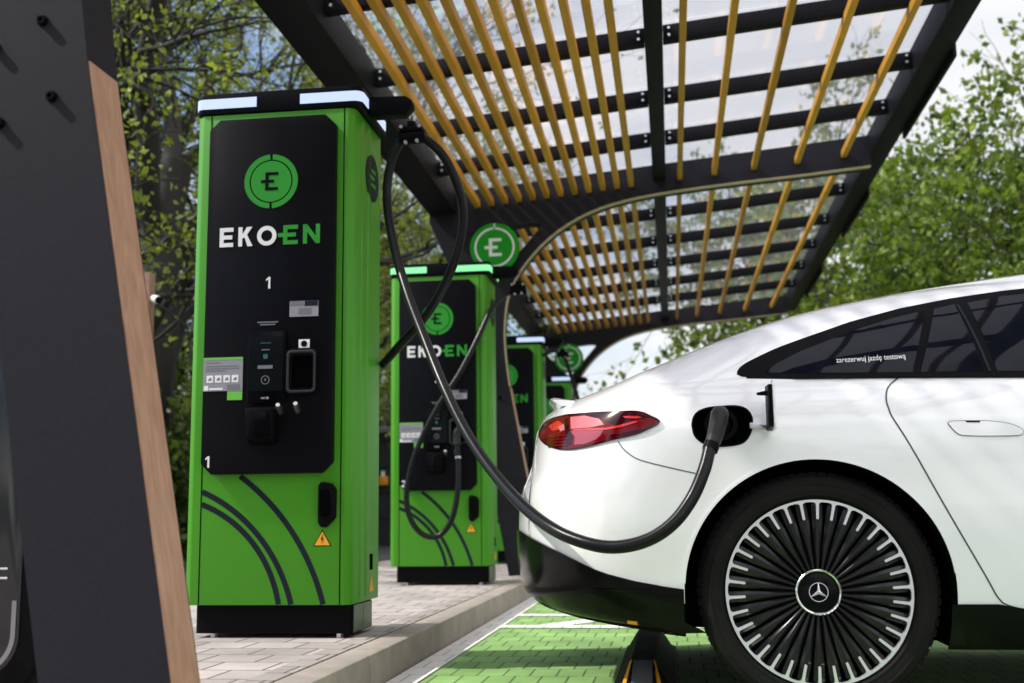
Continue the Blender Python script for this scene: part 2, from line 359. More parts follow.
for ai, y in enumerate(AY):
    bm = BM(); prism(bm, INN+OUTER, y, y+.148, holes=[HOLE]); ar = obj('arch_frame', bm, M['anthracite'], canopy, smooth=25)
    low = [p for p in INN if p[1] <= 1.58 and p[0] < 0]+[(-1.2835, 1.627)]
    bm = BM(); strip(bm, low, y+.004, y+.137, .006, -.003); obj('wood_lining', bm, M['wood'], ar, smooth=25)
    if ai:
        up = [p for p in INN if p[1] > 1.63 or p[0] > 0]
        bm = BM(); strip(bm, up, y-.004, y+.045, .010, -.003); obj('edge_trim', bm, M['trim'], ar, smooth=25)
    for bx, bz in ((-1.398, 1.73), (-1.366, 1.546), (-1.512, 1.672), (-1.490, 1.490), (-1.25, 2.75)):
        if bolt_me is None:
            bm = BM(); lathe_y(bm, [(.0, -.004), (.0055, -.004), (.006, -.0115), (.0095, -.0115), (.011, -.009), (.011, -.002), (.014, -.002), (.014, .001), (0, .001)], 0, 0, 20)
            b = obj('bolt', bm, M['black'], None); bolt_me = b.data
        else:
            b = bpy.data.objects.new('bolt', bolt_me); C.objects.link(b)
        b.parent = ar; b.location = Vector((bx, y, bz))-rootloc(ar)
YB0, YB1 = -1.6, 16.45
bm = BM(); box(bm, -1.95, -1.71, YB0, YB1, 3.10, 3.31, bev=.006); obj('edge_beam', bm, M['beam'], canopy)
bm = BM(); box(bm, 1.66, 1.81, YB0, YB1, 3.42, 3.625, bev=.006); eb = obj('edge_beam', bm, M['beam'], canopy)
for y0, y1 in ((3.4, 5.0), (7.1, 8.7), (10.3, 11.9), (13.6, 15.2)):
    bm = BM(); box(bm, 1.812, 1.835, y0, y1, 3.375, 3.60, bev=.004); obj('gutter_plate', bm, M['beam'], eb)
bm = BM(); box(bm, -.075, .03, YB0, YB1, 3.30, 3.462, bev=.005); obj('ridge_beam', bm, M['beam'], canopy)
PUR = [-.9, .2, 1.3, 3.45, 4.45, 5.5, 6.53, 7.55, 8.43, 10.62, 11.72, 12.8, 13.92, 15.03]
nut = None
for y in PUR:
    pr = None
    for x0, x1 in ((-1.708, -.077), (.032, 1.658)):
        bm = BM(); za, zb_ = zs(x0)+.062, zs(x1)+.062
        prism(bm, [(x0, za), (x1, zb_), (x1, zb_+.10), (x0, za+.10)], y-.035, y+.035, bev=.004)
        pr = obj('purlin', bm, M['beam'], canopy)
        for xx in (x0+.035, x1-.035):
            # fixing bracket and its two bolts
            for dz in (.030, .074):
                if nut is None:
                    bm = BM(); lathe_y(bm, [(0, -.010), (.008, -.010), (.0105, -.004), (.0105, .002), (0, .002)], 0, 0, 14); b = obj('bolt', bm, M['steel'], None); nut = b.data
                else: b = bpy.data.objects.new('bolt', nut); C.objects.link(b)
                b.parent = pr; b.location = Vector((xx, y-.036, zs(xx)+.062+dz))-rootloc(pr)
for i in range(12):
    x = -1.535+.1165*i
    bm = BM(); box(bm, x-.022, x+.022, YB0+.1, YB1-.12, zs(x), zs(x)+.062, bev=.003, seg=1); obj('slat', bm, M['slat'], canopy)
for x in (.144, .424, .743, 1.089, 1.457):
    bm = BM(); box(bm, x-.020, x+.020, YB0+.1, YB1-.12, zs(x)+.002, zs(x)+.062, bev=.003, seg=1); obj('slat', bm, M['slat'], canopy)
rows = sorted(PUR+[AY[0]+.075, AY[1]+.08, AY[2]+.08])
rows = [YB0]+rows
for a, b in zip(rows, rows[1:]):
    for x0, x1 in ((-1.70, -.03), (-.02, 1.70)):
        bm = BM(); prism(bm, [(x0, zs(x0)+.185), (x1, zs(x1)+.185), (x1, zs(x1)+.195), (x0, zs(x0)+.195)], a+.006, b-.006)
        obj('roof_pane', bm, M['pane'], canopy, smooth=0)

# ================================================================== lettering
def elogo(bm, cx, cz, s, y0, y1):
    t = .165*s
    for z, xa, xb in ((.5*s-t, -.24*s, .46*s), (-t/2, -.48*s, .24*s), (-.5*s, -.24*s, .46*s)):
        box(bm, cx+xa, cx+xb, y0, y1, cz+z, cz+z+t)
    box(bm, cx-.24*s, cx-.06*s, y0, y1, cz+t/2, cz+.5*s-t); box(bm, cx-.24*s, cx-.06*s, y0, y1, cz-.5*s+t, cz-t/2)
    return bm
def letter(bm, ch, x0, x1, z0, h, y0, y1):
    w = x1-x0; t = .21*h
    P = lambda pts: prism(bm, [(x0+a*w, z0+b*h) for a, b in pts], y0, y1)
    tx = t/w
    if ch == 'E':
        box(bm, x0, x0+t, y0, y1, z0, z0+h)
        for z, l in ((0, 1), (.5-.105, .92), (1-.21, 1)): box(bm, x0+t, x0+w*l, y0, y1, z0+z*h, z0+z*h+t)
    elif ch == 'K':
        box(bm, x0, x0+t, y0, y1, z0, z0+h)
        P([(tx, .42), (tx, .62), (1-tx*1.35, 1), (1, 1), (.62, .60), (1.04, 0), (1.04-tx*1.3, 0), (.46, .46)])
    elif ch == 'O':
        ring(bm, (x0+x1)/2, z0+h/2, h/2-t*.98, h/2+.01*h, y0, y1)
    elif ch == 'N':
        box(bm, x0, x0+t, y0, y1, z0, z0+h); box(bm, x1-t, x1, y0, y1, z0, z0+h)
        P([(tx, 1), (tx*.3, 1), (tx, .62), (1-tx, 0), (1-tx*.3, 0), (1-tx, .38)])
    elif ch == '-E':
        for z, a in ((0, .26), (.5-.105, 0), (1-.21, .26)): box(bm, x0+a*w, x1-(.1*w if z == .5-.105 else 0), y0, y1, z0+z*h, z0+z*h+t)
        box(bm, x0+.26*w, x0+.26*w+t, y0, y1, z0+.21*h, z0+.395*h); box(bm, x0+.26*w, x0+.26*w+t, y0, y1, z0+.605*h, z0+.79*h)
    return bm
def digit(bm, d, cx, z0, h, y0, y1):
    t = .17*h
    if d == '1': prism(bm, [(cx-.02*h, z0), (cx+.15*h, z0), (cx+.15*h, z0+h), (cx, z0+h), (cx-.22*h, z0+.80*h), (cx-.22*h, z0+.66*h), (cx-.02*h, z0+.80*h)], y0, y1)
    if d == '2':
        w = .58*h; r = w/2; ring(bm, cx, z0+h-r, r-t, r, y0, y1, -25, 165, 20)
        prism(bm, [(cx-r, z0), (cx+r, z0), (cx+r, z0+t), (cx-r+1.35*t, z0+t), (cx+r*.98, z0+h-r-.06*h), (cx+r*.55, z0+h-r-.16*h), (cx-r, z0+t*.9)], y0, y1)
    return bm

# ================================================================== THE CHARGERS
CX, CY, CZ = -1.615, 4.522, .12
YP = CY-.042                                     # face of the black front panel
def charger():
    t = thing('charging_station', 'tall green charging station with a big 1 on its black panel, nearest of the row', 'charging station', (CX, CY, CZ), 'charging stations in a row along the kerb')
    fy = CY
    X0, X1 = -1.958, -1.272
    # plinth
    bm = BM(); prism(bm, rrect(-1.930, -1.276, CY+.03, CY+.345, .02), .138, .249, 'z'); pl = obj('plinth', bm, M['black'], t)
    bm = BM(); box(bm, -1.2755, -1.272, CY+.05, CY+.325, .142, .247, bev=.001); box(bm, -1.272, -1.270, CY+.185, CY+.192, .142, .247); obj('plinth_side_panel', bm, M['basegrey'], pl)
    for fx in (-1.86, -1.335):
        for yy in (CY+.06, CY+.30):
            bm = BM(); tube(bm, [(fx, yy, .119), (fx, yy, .14)], .014, 10); obj('levelling_foot', bm, M['steel'], pl)
    # body
    c = .030
    pts = [(-1.943, CY), (X1-c, CY), (X1-c*.25, CY+c*.45), (X1, CY+c*1.2), (X1, CY+.43), (-1.974, CY+.43), (-1.974, CY+.034), (-1.964, CY+.016)]
    bm = BM(); prism(bm, pts, .251, 2.306, 'z', bev=.004); body = obj('body', bm, M['green'], t)
    for sx in (-1.905, -1.319):
        bm = BM(); box(bm, sx-.0022, sx+.0022, CY-.0012, CY+.002, .253, 2.304); obj('door_seam', bm, M['hole'], body)
    # folded ribs of the side sheet
    for k, yy in enumerate((CY+.10, CY+.20)):
        bm = BM(); prism(bm, [(X1-.004, yy), (X1+.004, yy+.014), (X1+.004, yy+.05), (X1-.004, yy+.064)], .27, 2.28, 'z'); obj('side_rib', bm, M['green'], body)
    # cap with light bars
    bm = BM(); prism(bm, rrect(X0-.018, X1+.028, CY-.006, CY+.44, .035, 6), 2.308, 2.402, 'z', bev=.006); cap = obj('top_cap', bm, M['panel'], t)
    def bar(p0, name='light_bar'):
        bm = BM(); top = []; n = len(p0)
        P = [Vector((a, b, 0)) for a, b in p0]
        rows = [[], [], [], []]
        for i, p in enumerate(P):
            d = (P[min(i+1, n-1)]-P[max(0, i-1)]).normalized(); nn = Vector((d.y, -d.x, 0))
            for r, (o_, z) in zip(rows, ((-.004, 2.331), (.003, 2.334), (.003, 2.376), (-.004, 2.379))): r.append(bm.verts.new((p.x+nn.x*o_, p.y+nn.y*o_, z)))
        for a, b in zip(rows, rows[1:]+rows[:1]):
            for i in range(n-1): bm.faces.new((a[i], a[i+1], b[i+1], b[i]))
        bm.faces.new([r[0] for r in rows]); bm.faces.new([r[-1] for r in rows])
        return obj(name, bm, M['blueglow'], cap)
    r = .035
    def corner(cx, cy, a0, a1): return [(cx+r*math.cos(R(a0+(a1-a0)*k/6)), cy+r*math.sin(R(a0+(a1-a0)*k/6))) for k in range(7)]
    bar([(X0-.018, CY+.10)]+corner(X0-.018+r, CY-.006+r, 180, 270)+[(-1.705, CY-.006)])
    bar([(-1.512, CY-.006)]+corner(X1+.028-r, CY-.006+r, 270, 360)+[(X1+.028, CY+.40)])
    # black front panel
    a, b, z0, z1, k = -1.895, -1.346, .772, 2.268, .044
    bm = BM(); prism(bm, [(a+k, z0), (b-k, z0), (b, z0+k), (b, z1-k), (b-k, z1), (a+k, z1), (a, z1-k), (a, z0+k)], YP, CY-.0005, bev=.003); pn = obj('front_panel', bm, M['panel'], t)
    y1 = YP+.001
    def bar2(x0, x1, zz0, zz1, m, name, d=.0022, par=pn):
        bm = BM(); box(bm, x0, x1, YP-d, y1, zz0, zz1); return obj(name, bm, M[m], par)
    # logo disc
    bm = BM(); disc(bm, -1.620, 1.988, .088, YP-.002, y1); ring(bm, -1.620, 1.988, .0935, .116, YP-.002, y1, 93, 267); ring(bm, -1.620, 1.988, .0935, .116, YP-.002, y1, 273, 447)
    lg = obj('logo_disc', bm, M['logo'], pn)
    bm = BM(); elogo(bm, -1.626, 1.988, .078, YP-.0034, YP-.001); obj('logo_letter', bm, M['panel'], pn)
    # name
    bm = BM(); h = .082; zb_ = 1.714
    for ch, x0, x1 in (('E', -1.838, -1.779), ('K', -1.757, -1.697), ('O', -1.676, -1.592)): letter(bm, ch, x0, x1, zb_, h, YP-.002, y1)
    obj('lettering', bm, M['white'], pn)
    bm = BM(); letter(bm, '-E', -1.585, -1.500, zb_, h, YP-.002, y1); letter(bm, 'N', -1.478, -1.406, zb_, h, YP-.002, y1)
    obj('lettering', bm, M['logo'], pn)
    # small print where the code stood
    for w, z in ((.044, 1.388), (.032, 1.378)): bar2(-1.622-w, -1.622+w, z, z+.005, 'midgrey', 'small_print')
    # card sticker
    st = bar2(-1.530, -1.408, 1.409, 1.474, 'lightgrey', 'card_sticker')
    bar2(-1.528, -1.470, 1.455, 1.4735, 'midgrey', 'sticker_print', .003, st); bar2(-1.466, -1.410, 1.452, 1.4735, 'arcgrey', 'sticker_print', .003, st); bar2(-1.492, -1.438, 1.417, 1.444, 'midgrey', 'sticker_print', .003, st)
    # reader with screen
    bm = BM(); prism(bm, rrect(-1.700, -1.538, 1.055, 1.350, .016), YP-.016, y1, bev=.003); rd = obj('card_reader', bm, M['gloss'], pn)
    bm = BM(); box(bm, -1.690, -1.550, YP-.0172, YP-.015, 1.105, 1.328); sc = obj('screen', bm, M['screen'], rd)
    def scr(x0, x1, z0_, z1_, m): bm = BM(); box(bm, x0, x1, YP-.0182, YP-.0168, z0_, z1_); obj('screen_icon', bm, M[m], sc)
    scr(-1.632, -1.614, 1.237, 1.256, 'teal'); scr(-1.655, -1.592, 1.196, 1.210, 'midgrey'); scr(-1.640, -1.606, 1.272, 1.276, 'midgrey'); scr(-1.645, -1.600, 1.300, 1.303, 'teal')
    bm = BM(); ring(bm, -1.622, 1.150, .015, .018, YP-.0182, YP-.0168); box(bm, -1.625, -1.619, YP-.0182, YP-.0168, 1.146, 1.156); obj('screen_icon', bm, M['midgrey'], sc)
    bm = BM(); box(bm, -1.639, -1.622, YP-.0172, YP-.015, 1.073, 1.080); box(bm, -1.618, -1.606, YP-.0172, YP-.015, 1.072, 1.081); obj('contactless_mark', bm, M['lightgrey'], rd)
    # socket with its mark
    bm = BM(); prism(bm, rrect(-1.537, -1.404, 1.088, 1.276, .022), YP-.020, y1, holes=[rrect(-1.512, -1.425, 1.112, 1.246, .010)]); sk = obj('socket_frame', bm, M['black'], pn)
    bm = BM(); prism(bm, rrect(-1.531, -1.410, 1.094, 1.268, .018), YP-.024, YP-.018, holes=[rrect(-1.521, -1.418, 1.104, 1.256, .014)], bev=.0015); obj('socket_rim', bm, mat_rim, sk)
    bar2(-1.515, -1.422, 1.109, 1.249, 'hole', 'socket_opening', .002, sk)
    mk = bar2(-1.489, -1.443, 1.278, 1.314, 'white', 'socket_mark')
    bm = BM(); disc(bm, -1.466, 1.296, .013, YP-.0034, YP-.001); obj('mark_dot', bm, M['black'], mk)
    # holstered plugs
    bm = BM(); prism(bm, [(CY-.0425, .885), (CY-.095, .915), (CY-.105, 1.03), (CY-.0425, 1.042)], -1.690, -1.572, 'x', bev=.008); hs = obj('plug_holster', bm, M['black'], pn)
    bm = BM(); prism(bm, rrect(-1.672, -1.592, .905, 1.018, .012), CY-.112, CY-.094, bev=.003); obj('holster_flap', bm, M['gloss'], hs)
    for lx, lz in ((-1.563, 1.032), (-1.490, 1.036)):
        bm = BM(); tube(bm, [(lx, YP+.002, lz-.014), (lx+.004, YP-.030, lz), (lx+.008, YP-.052, lz+.012)], [.012, .012, .009], 10); obj('latch', bm, M['steel'], pn)
    # information sticker
    st = bar2(-1.893, -1.724, 1.111, 1.250, 'lightgrey', 'info_sticker')
    bar2(-1.892, -1.725, 1.240, 1.2495, 'lime', 'sticker_band', .003, st)
    for z, x1 in ((1.226, -1.82), (1.212, -1.745), (1.202, -1.74), (1.193, -1.80)): bar2(-1.882, x1, z, z+.0035, 'midgrey', 'sticker_print', .003, st)
    for k in range(4):
        x = -1.878+k*.036; q = bar2(x, x+.028, 1.146, 1.176, 'white', 'sticker_square', .003, st)
        bm = BM(); prism(bm, [(x+.006, 1.154), (x+.022, 1.156), (x+.020, 1.167), (x+.012, 1.165)], YP-.0036, YP-.002); obj('square_icon', bm, M['midgrey'], q)
    bar2(-1.888, -1.870, 1.114, 1.134, 'white', 'sticker_print', .003, st); bar2(-1.866, -1.808, 1.116, 1.124, 'white', 'sticker_print', .003, st); bar2(-1.790, -1.735, 1.117, 1.137, 'midgrey', 'sticker_print', .003, st)
    bar2(-1.788, -1.724, 1.073, 1.109, 'lime', 'lime_sticker')
    # door: handle, warning sign, arcs
    bm = BM(); prism(bm, [(-1.404, .575), (-1.392, .557), (-1.372, .555), (-1.334, .592), (-1.332, .705), (-1.350, .730), (-1.392, .737), (-1.404, .722)], CY-.034, CY+.001, bev=.006); dh = obj('door_handle', bm, M['black'], t)
    bm = BM(); prism(bm, rrect(-1.394, -1.352, .60, .705, .01), CY-.038, CY-.033); obj('handle_lever', bm, M['gloss'], dh)
    def tri(cx, cz, s): return [(cx-s/2, cz-s*.43), (cx+s/2, cz-s*.43), (cx, cz+s*.43)]
    bm = BM(); prism(bm, tri(-1.392, .514, .076), CY-.0016, CY+.001); wr = obj('warning_sticker', bm, M['black'], t)
    bm = BM(); prism(bm, tri(-1.392, .5125, .064), CY-.0028, CY-.001); ws = obj('warning_face', bm, M['orange'], wr)
    bm = BM(); prism(bm, [(-1.389, .530), (-1.398, .508), (-1.392, .509), (-1.395, .492), (-1.386, .513), (-1.392, .512)], CY-.0038, CY-.002); obj('flash_mark', bm, M['black'], ws)
    def circ(p, q, s):
        (ax, ay), (bx, by), (cx, cy) = p, q, s
        d = 2*(ax*(by-cy)+bx*(cy-ay)+cx*(ay-by))
        ux = ((ax*ax+ay*ay)*(by-cy)+(bx*bx+by*by)*(cy-ay)+(cx*cx+cy*cy)*(ay-by))/d; uy = ((ax*ax+ay*ay)*(cx-bx)+(bx*bx+by*by)*(ax-cx)+(cx*cx+cy*cy)*(bx-ax))/d
        return ux, uy, math.hypot(ax-ux, ay-uy)
    for p, q, s in (((-1.902, .653), (-1.662, .470), (-1.570, .254)), ((-1.902, .704), (-1.628, .486), (-1.518, .254)), ((-1.742, .765), (-1.493, .500), (-1.386, .254))):
        ux, uy, rr = circ(p, q, s); a0 = math.degrees(math.atan2(s[1]-uy, s[0]-ux)); a1 = math.degrees(math.atan2(p[1]-uy, p[0]-ux))
        bm = BM(); ring(bm, ux, uy, rr-.011, rr+.011, CY-.0016, CY+.001, a0, a1, 40); obj('arc_stripe', bm, M['arcgrey'], t)
    # side: logo, sticker, slot
    xs_ = X1+.002
    bm = BM(); prism(bm, [(CY+.275+.105*math.cos(2*math.pi*k/40), 2.075+.105*math.sin(2*math.pi*k/40)) for k in range(40)], X1-.002, xs_+.002, 'x'); sd = obj('side_logo', bm, M['arcgrey'], t)
    bm = BM()
    for za, ya, yb in ((2.100, .25, .32), (2.068, .225, .30), (2.036, .25, .32)): box(bm, xs_+.001, xs_+.004, CY+ya, CY+yb, za, za+.014)
    obj('logo_letter', bm, M['logo'], sd)
    bm = BM(); box(bm, X1-.001, X1+.002, CY+.285, CY+.325, .375, .44); obj('side_slot', bm, M['hole'], t)
    bm = BM(); prism(bm, [(CY+.275, .285), (CY+.345, .285), (CY+.31, .345)], X1-.001, X1+.0022, 'x'); obj('warning_sticker', bm, M['orange'], t)
    # overhead arm for the cable
    bm = BM(); prism(bm, [(-1.245, 2.300), (-1.245, 2.388), (-1.080, 2.384), (-1.052, 2.362), (-1.052, 2.335), (-1.085, 2.300)], CY+.10, CY+.17, bev=.008); arm = obj('cable_arm', bm, M['black'], t)
    return t
mat_rim = mat('socket_rim_metal', (.045, .045, .05), .35, metal=.6)
def numbers(root, d, dy):
    pn = [c for c in root.children if c.name.split('.')[0] == 'front_panel'][0]; y = YP+dy
    bm = BM(); digit(bm, d, -1.622, 1.531, .049, y-.002, y+.001); obj('number', bm, M['white'], pn)
    bm = BM(); digit(bm, d, -1.864, .800, .046, y-.002, y+.001); obj('number', bm, M['white'], pn)
def dup_tree(o, parent=None):
    c = o.copy(); C.objects.link(c)
    if parent: c.parent = parent
    for ch in o.children: dup_tree(ch, c)
    return c
ch1 = charger()
others = []
for k, lab in ((1, 'green charging station with green lights and a 2 on its panel, second from the pillar'),
               (2, 'green charging station half hidden behind the leaning canopy leg, third in the row'),
               (3, 'farthest green charging station, small, just above the tail of the white car')):
    c = dup_tree(ch1); c.location.y = CY+k*3.4635; c['label'] = lab; others.append(c)
for cap in [x for x in others[0].children if x.name.startswith('top_cap')]:
    for b in cap.children:
        b.material_slots[0].link = 'OBJECT'; b.material_slots[0].material = M['greenglow']
bpy.context.view_layer.update()
numbers(ch1, '1', 0); numbers(others[0], '2', 3.4635)

# ================================================================== charging cables
def cable(label, pts, rad=.0195):
    t = thing('charging_cable', label, 'cable', pts[0], 'charging cables hanging from the stations')
    bm = BM(); tube(bm, catmull(pts, 8), rad, 12); obj('hose', bm, M['hose'], t)
    return t
def clamp(t, x, y, z, top):
    bm = BM(); tube(bm, [(x-.055, y, z-.012), (x+.06, y, z-.006)], .030, 12); box(bm, x-.05, x+.05, y-.03, y+.03, z+.012, z+.034, bev=.006); box(bm, x-.018, x+.018, y-.02, y+.02, z+.03, z+.06, bev=.005)
    cl = obj('cable_clamp', bm, M['black'], t)
    for dx, dz in ((-.04, .03), (.04, .03), (.03, -.035), (-.02, -.04)):
        bm = BM(); lathe_y(bm, [(0, -.008), (.008, -.008), (.008, .004), (0, .004)], x+dx, z+dz, 10); bmesh.ops.translate(bm, verts=bm.verts, vec=(0, y-.03, 0)); obj('screw', bm, M['steel'], cl)
    bm = BM(); tube(bm, [(x, y, z+.05), (x, y, top)], .0035, 6); obj('hanger_wire', bm, M['black'], t)
c1 = [(-1.262, 4.96, 1.262), (-1.167, 4.90, 1.342), (-1.021, 4.85, 1.485), (-.90, 4.80, 1.692), (-.855, 4.76, 1.899), (-.905, 4.70, 2.085), (-.985, 4.665, 2.185), (-1.06, 4.66, 2.212), (-1.125, 4.665, 2.17), (-1.168, 4.68, 2.045), (-1.170, 4.68, 1.90), (-1.123, 4.62, 1.704), (-1.039, 4.50, 1.486), (-.942, 4.38, 1.279), (-.843, 4.24, 1.084), (-.726, 4.05, .898), (-.607, 3.86, .753), (-.480, 3.66, .633), (-.369, 3.50, .558), (-.272, 3.42, .517), (-.177, 3.38, .500), (-.081, 3.36, .517), (-.003, 3.36, .564), (.056, 3.38, .637), (.094, 3.40, .718), (.112, 3.425, .778)]
t = cable('thick black cable looping down from station 1 and plugged into the white car', c1)
clamp(t, -1.06, 4.66, 2.215, 2.302)
bm = BM(); tube(bm, catmull([(.153, 3.60, .868), (.150, 3.52, .884), (.147, 3.475, .880), (.139, 3.455, .848), (.129, 3.447, .815), (.119, 3.435, .790)], 5), [.025+.003*math.sin(i/25*3.1)-.004*max(0, (i-8)/17) for i in range(26)], 14); pg = obj('connector', bm, M['plug'], t)
bm = BM(); tube(bm, [(.121, 3.437, .795), (.1135, 3.428, .776)], .0235, 14); obj('collar', bm, M['black'], pg)
dy = 3.4635
c2 = [(-1.06, 4.665+dy, 2.205), (-1.11, 4.67+dy, 2.20), (-1.182, 8.05, 2.140), (-1.245, 7.99, 2.035), (-1.328, 7.92, 1.826), (-1.449, 7.86, 1.574), (-1.585, 7.83, 1.362), (-1.709, 7.81, 1.12), (-1.782, 7.80, .913), (-1.808, 7.80, .708), (-1.770, 7.80, .558), (-1.683, 7.80, .468), (-1.579, 7.80, .466), (-1.495, 7.80, .569), (-1.456, 7.81, .738), (-1.452, 7.83, .943), (-1.468, 7.86, 1.10)]
t = cable('black cable hanging in a long loop across the front of station 2', c2)
clamp(t, -1.06, 4.66+dy, 2.215, 2.302)
bm = BM(); tube(bm, catmull([(-1.466, 7.858, 1.08), (-1.470, 7.87, 1.13), (-1.470, 7.905, 1.17), (-1.468, 7.945, 1.19)], 5), .030, 12); pg = obj('connector', bm, M['plug'], t)
bm = BM(); tube(bm, [(-1.4545, 7.84, .985), (-1.456, 7.842, 1.0)], .0225, 12); obj('collar', bm, M['steel'], pg)
dy *= 2
c3 = [(-1.26, 11.55, 2.20), (-1.16, 11.58, 2.25), (-1.06, 11.585, 2.215), (-.99, 11.55, 2.03), (-.93, 11.50, 1.83), (-.86, 11.42, 1.60), (-.74, 11.2, 1.25), (-.55, 10.9, .9), (-.3, 10.6, .55), (0, 10.4, .3)]
t = cable('black cable hanging from the arm of the third station in front of the far sign', c3)
clamp(t, -1.06, 11.585, 2.215, 2.302)

# ================================================================== round signs on the canopy frames
for y, lab in ((AY[1], 'large round green sign with a white letter E beside the nearer canopy arch'), (AY[2], 'small distant round green sign with a white letter E, beyond station 3')):
    t = thing('round_sign', lab, 'sign', (-1.39, y-.03, 2.788), 'round green signs on the canopy arches')
    bm = BM(); disc(bm, -1.39, 2.788, .205, y-.045, y-.004, 64); obj('disc', bm, M['signgreen'], t)
    bm = BM(); ring(bm, -1.39, 2.788, .152, .168, y-.048, y-.043, 93, 447); box(bm, -1.395, -1.385, y-.048, y-.043, 2.955, 2.99); obj('ring', bm, M['white'], t)
    bm = BM(); elogo(bm, -1.400, 2.788, .150, y-.049, y-.043); obj('letter', bm, M['white'], t)

def interp(x,T):
    if x<=T[0][0]: return T[0][1]
    for (a,b),(c,d) in zip(T,T[1:]):
        if x<=c: return b+(d-b)*(x-a)/(c-a)
    return T[-1][1]
def smooth_table(T,n=200,rad=0.0):
    # cubic Hermite (monotone-ish) resample
    xs=[p[0] for p in T]; ys=[p[1] for p in T]; m=[]
    for i in range(len(T)):
        if i==0: m.append((ys[1]-ys[0])/(xs[1]-xs[0]))
        elif i==len(T)-1: m.append((ys[-1]-ys[-2])/(xs[-1]-xs[-2]))
        else:
            a=(ys[i]-ys[i-1])/(xs[i]-xs[i-1]); b=(ys[i+1]-ys[i])/(xs[i+1]-xs[i])
            m.append(0 if a*b<=0 else 2*a*b/(a+b))
    out=[]
    for k in range(n+1):
        x=xs[0]+(xs[-1]-xs[0])*k/n
        i=max(0,min(len(xs)-2,sum(1 for q in xs[1:-1] if q<=x)))
        h=xs[i+1]-xs[i]; t=(x-xs[i])/h
        out.append((x,(2*t**3-3*t**2+1)*ys[i]+(t**3-2*t**2+t)*h*m[i]+(-2*t**3+3*t**2)*ys[i+1]+(t**3-t**2)*h*m[i+1]))
    return out
YC=4.505
# rear outline on the centre line (z -> x), widest half width by height, roof line (x -> z)
XR=smooth_table([(.18,-.28),(.24,-.42),(.30,-.515),(.37,-.555),(.45,-.565),(.55,-.568),(.64,-.564),(.69,-.55),(.74,-.522),(.80,-.512),(.86,-.505),(.92,-.49),(.98,-.472),(1.2,-.43)])
XF=[(.18,4.0),(.25,4.28),(.40,4.38),(.55,4.40),(.68,4.34),(.76,4.2),(.86,3.6),(.95,3.1),(1.2,2.9)]
WS=smooth_table([(.15,.80),(.20,.87),(.30,.915),(.42,.932),(.60,.945),(.72,.945),(.84,.938),(.92,.922),(1.0,.888),(1.2,.888)])
ZT=smooth_table([(-.60,.93),(-.50,.955),(-.42,.975),(-.34,.997),(-.24,1.022),(-.10,1.073),(.045,1.140),(.185,1.202),(.33,1.256),(.47,1.298),(.64,1.334),(.81,1.364),(1.02,1.394),(1.22,1.418),(1.6,1.450),(1.9,1.452),(2.2,1.42),(2.6,1.27),(3.0,1.07),(3.2,.99),(3.6,.93),(4.0,.85),(4.25,.76),(4.4,.62)])
FB=[(0,.885),(.52,.785),(.76,.695),(.885,.545),(.97,.30),(1,0)]   # share of height above belt -> half width
FBS=smooth_table([(.0,.885),(.27,.843),(.52,.785),(.68,.733),(.78,.682),(.86,.60),(.92,.48),(.965,.33),(.99,.17),(1,0)],400)
def zb(x):
    zt=interp(x,ZT)
    return min(1.0,zt-.075)
NP=2.5; LC=.50; LF=.9
def pf(x,z):
    u=(x-interp(z,XR))/LC
    a=1.0 if u>=1 else (0.0 if u<=0 else (1-(1-u)**NP)**(1/NP))
    v=(interp(z,XF)-x)/LF
    b=1.0 if v>=1 else (0.0 if v<=0 else (1-(1-v)**NP)**(1/NP))
    return a*b
CRL=[(.44,-.27),(.449,-.29),(.50,-.356),(.578,-.408),(.68,-.452),(.76,-.468),(.80,-.47)]   # crease of the bumper corner, z -> x
def dent(x,z):
    d=0.0
    if .43<z<.80 and x<-.2:
        q=(interp(z,CRL)-x)/.05; f=min(1,(z-.43)/.06)*min(1,(.80-z)/.12)
        q=max(0,min(1,q*.7)); d+=.008*q*q*(3-2*q)*f
    e=((x+.315)/.11)**2+((z-.615)/.135)**2
    if e<1 : d+=.010*(1-e)**.8*min(1,max(0,(-.19-x)/.05) if x>-.24 else 1)
    return d
def hw(x,z):
    b=zb(x)
    if z<=b:
        s=interp(z,WS)
        if b<1.0: # sloping shoulders where the deck is low
            t=max(0,min(1,(z-(b-.30))/.30)); s=s+(interp(min(z+1.0-b,1.0),WS)-s)*t*t
    else:
        zt=interp(x,ZT); s=interp((z-b)/(zt-b),FBS)
    return s*pf(x,z)-dent(x,z)
def side(x,z): return YC-hw(x,z)

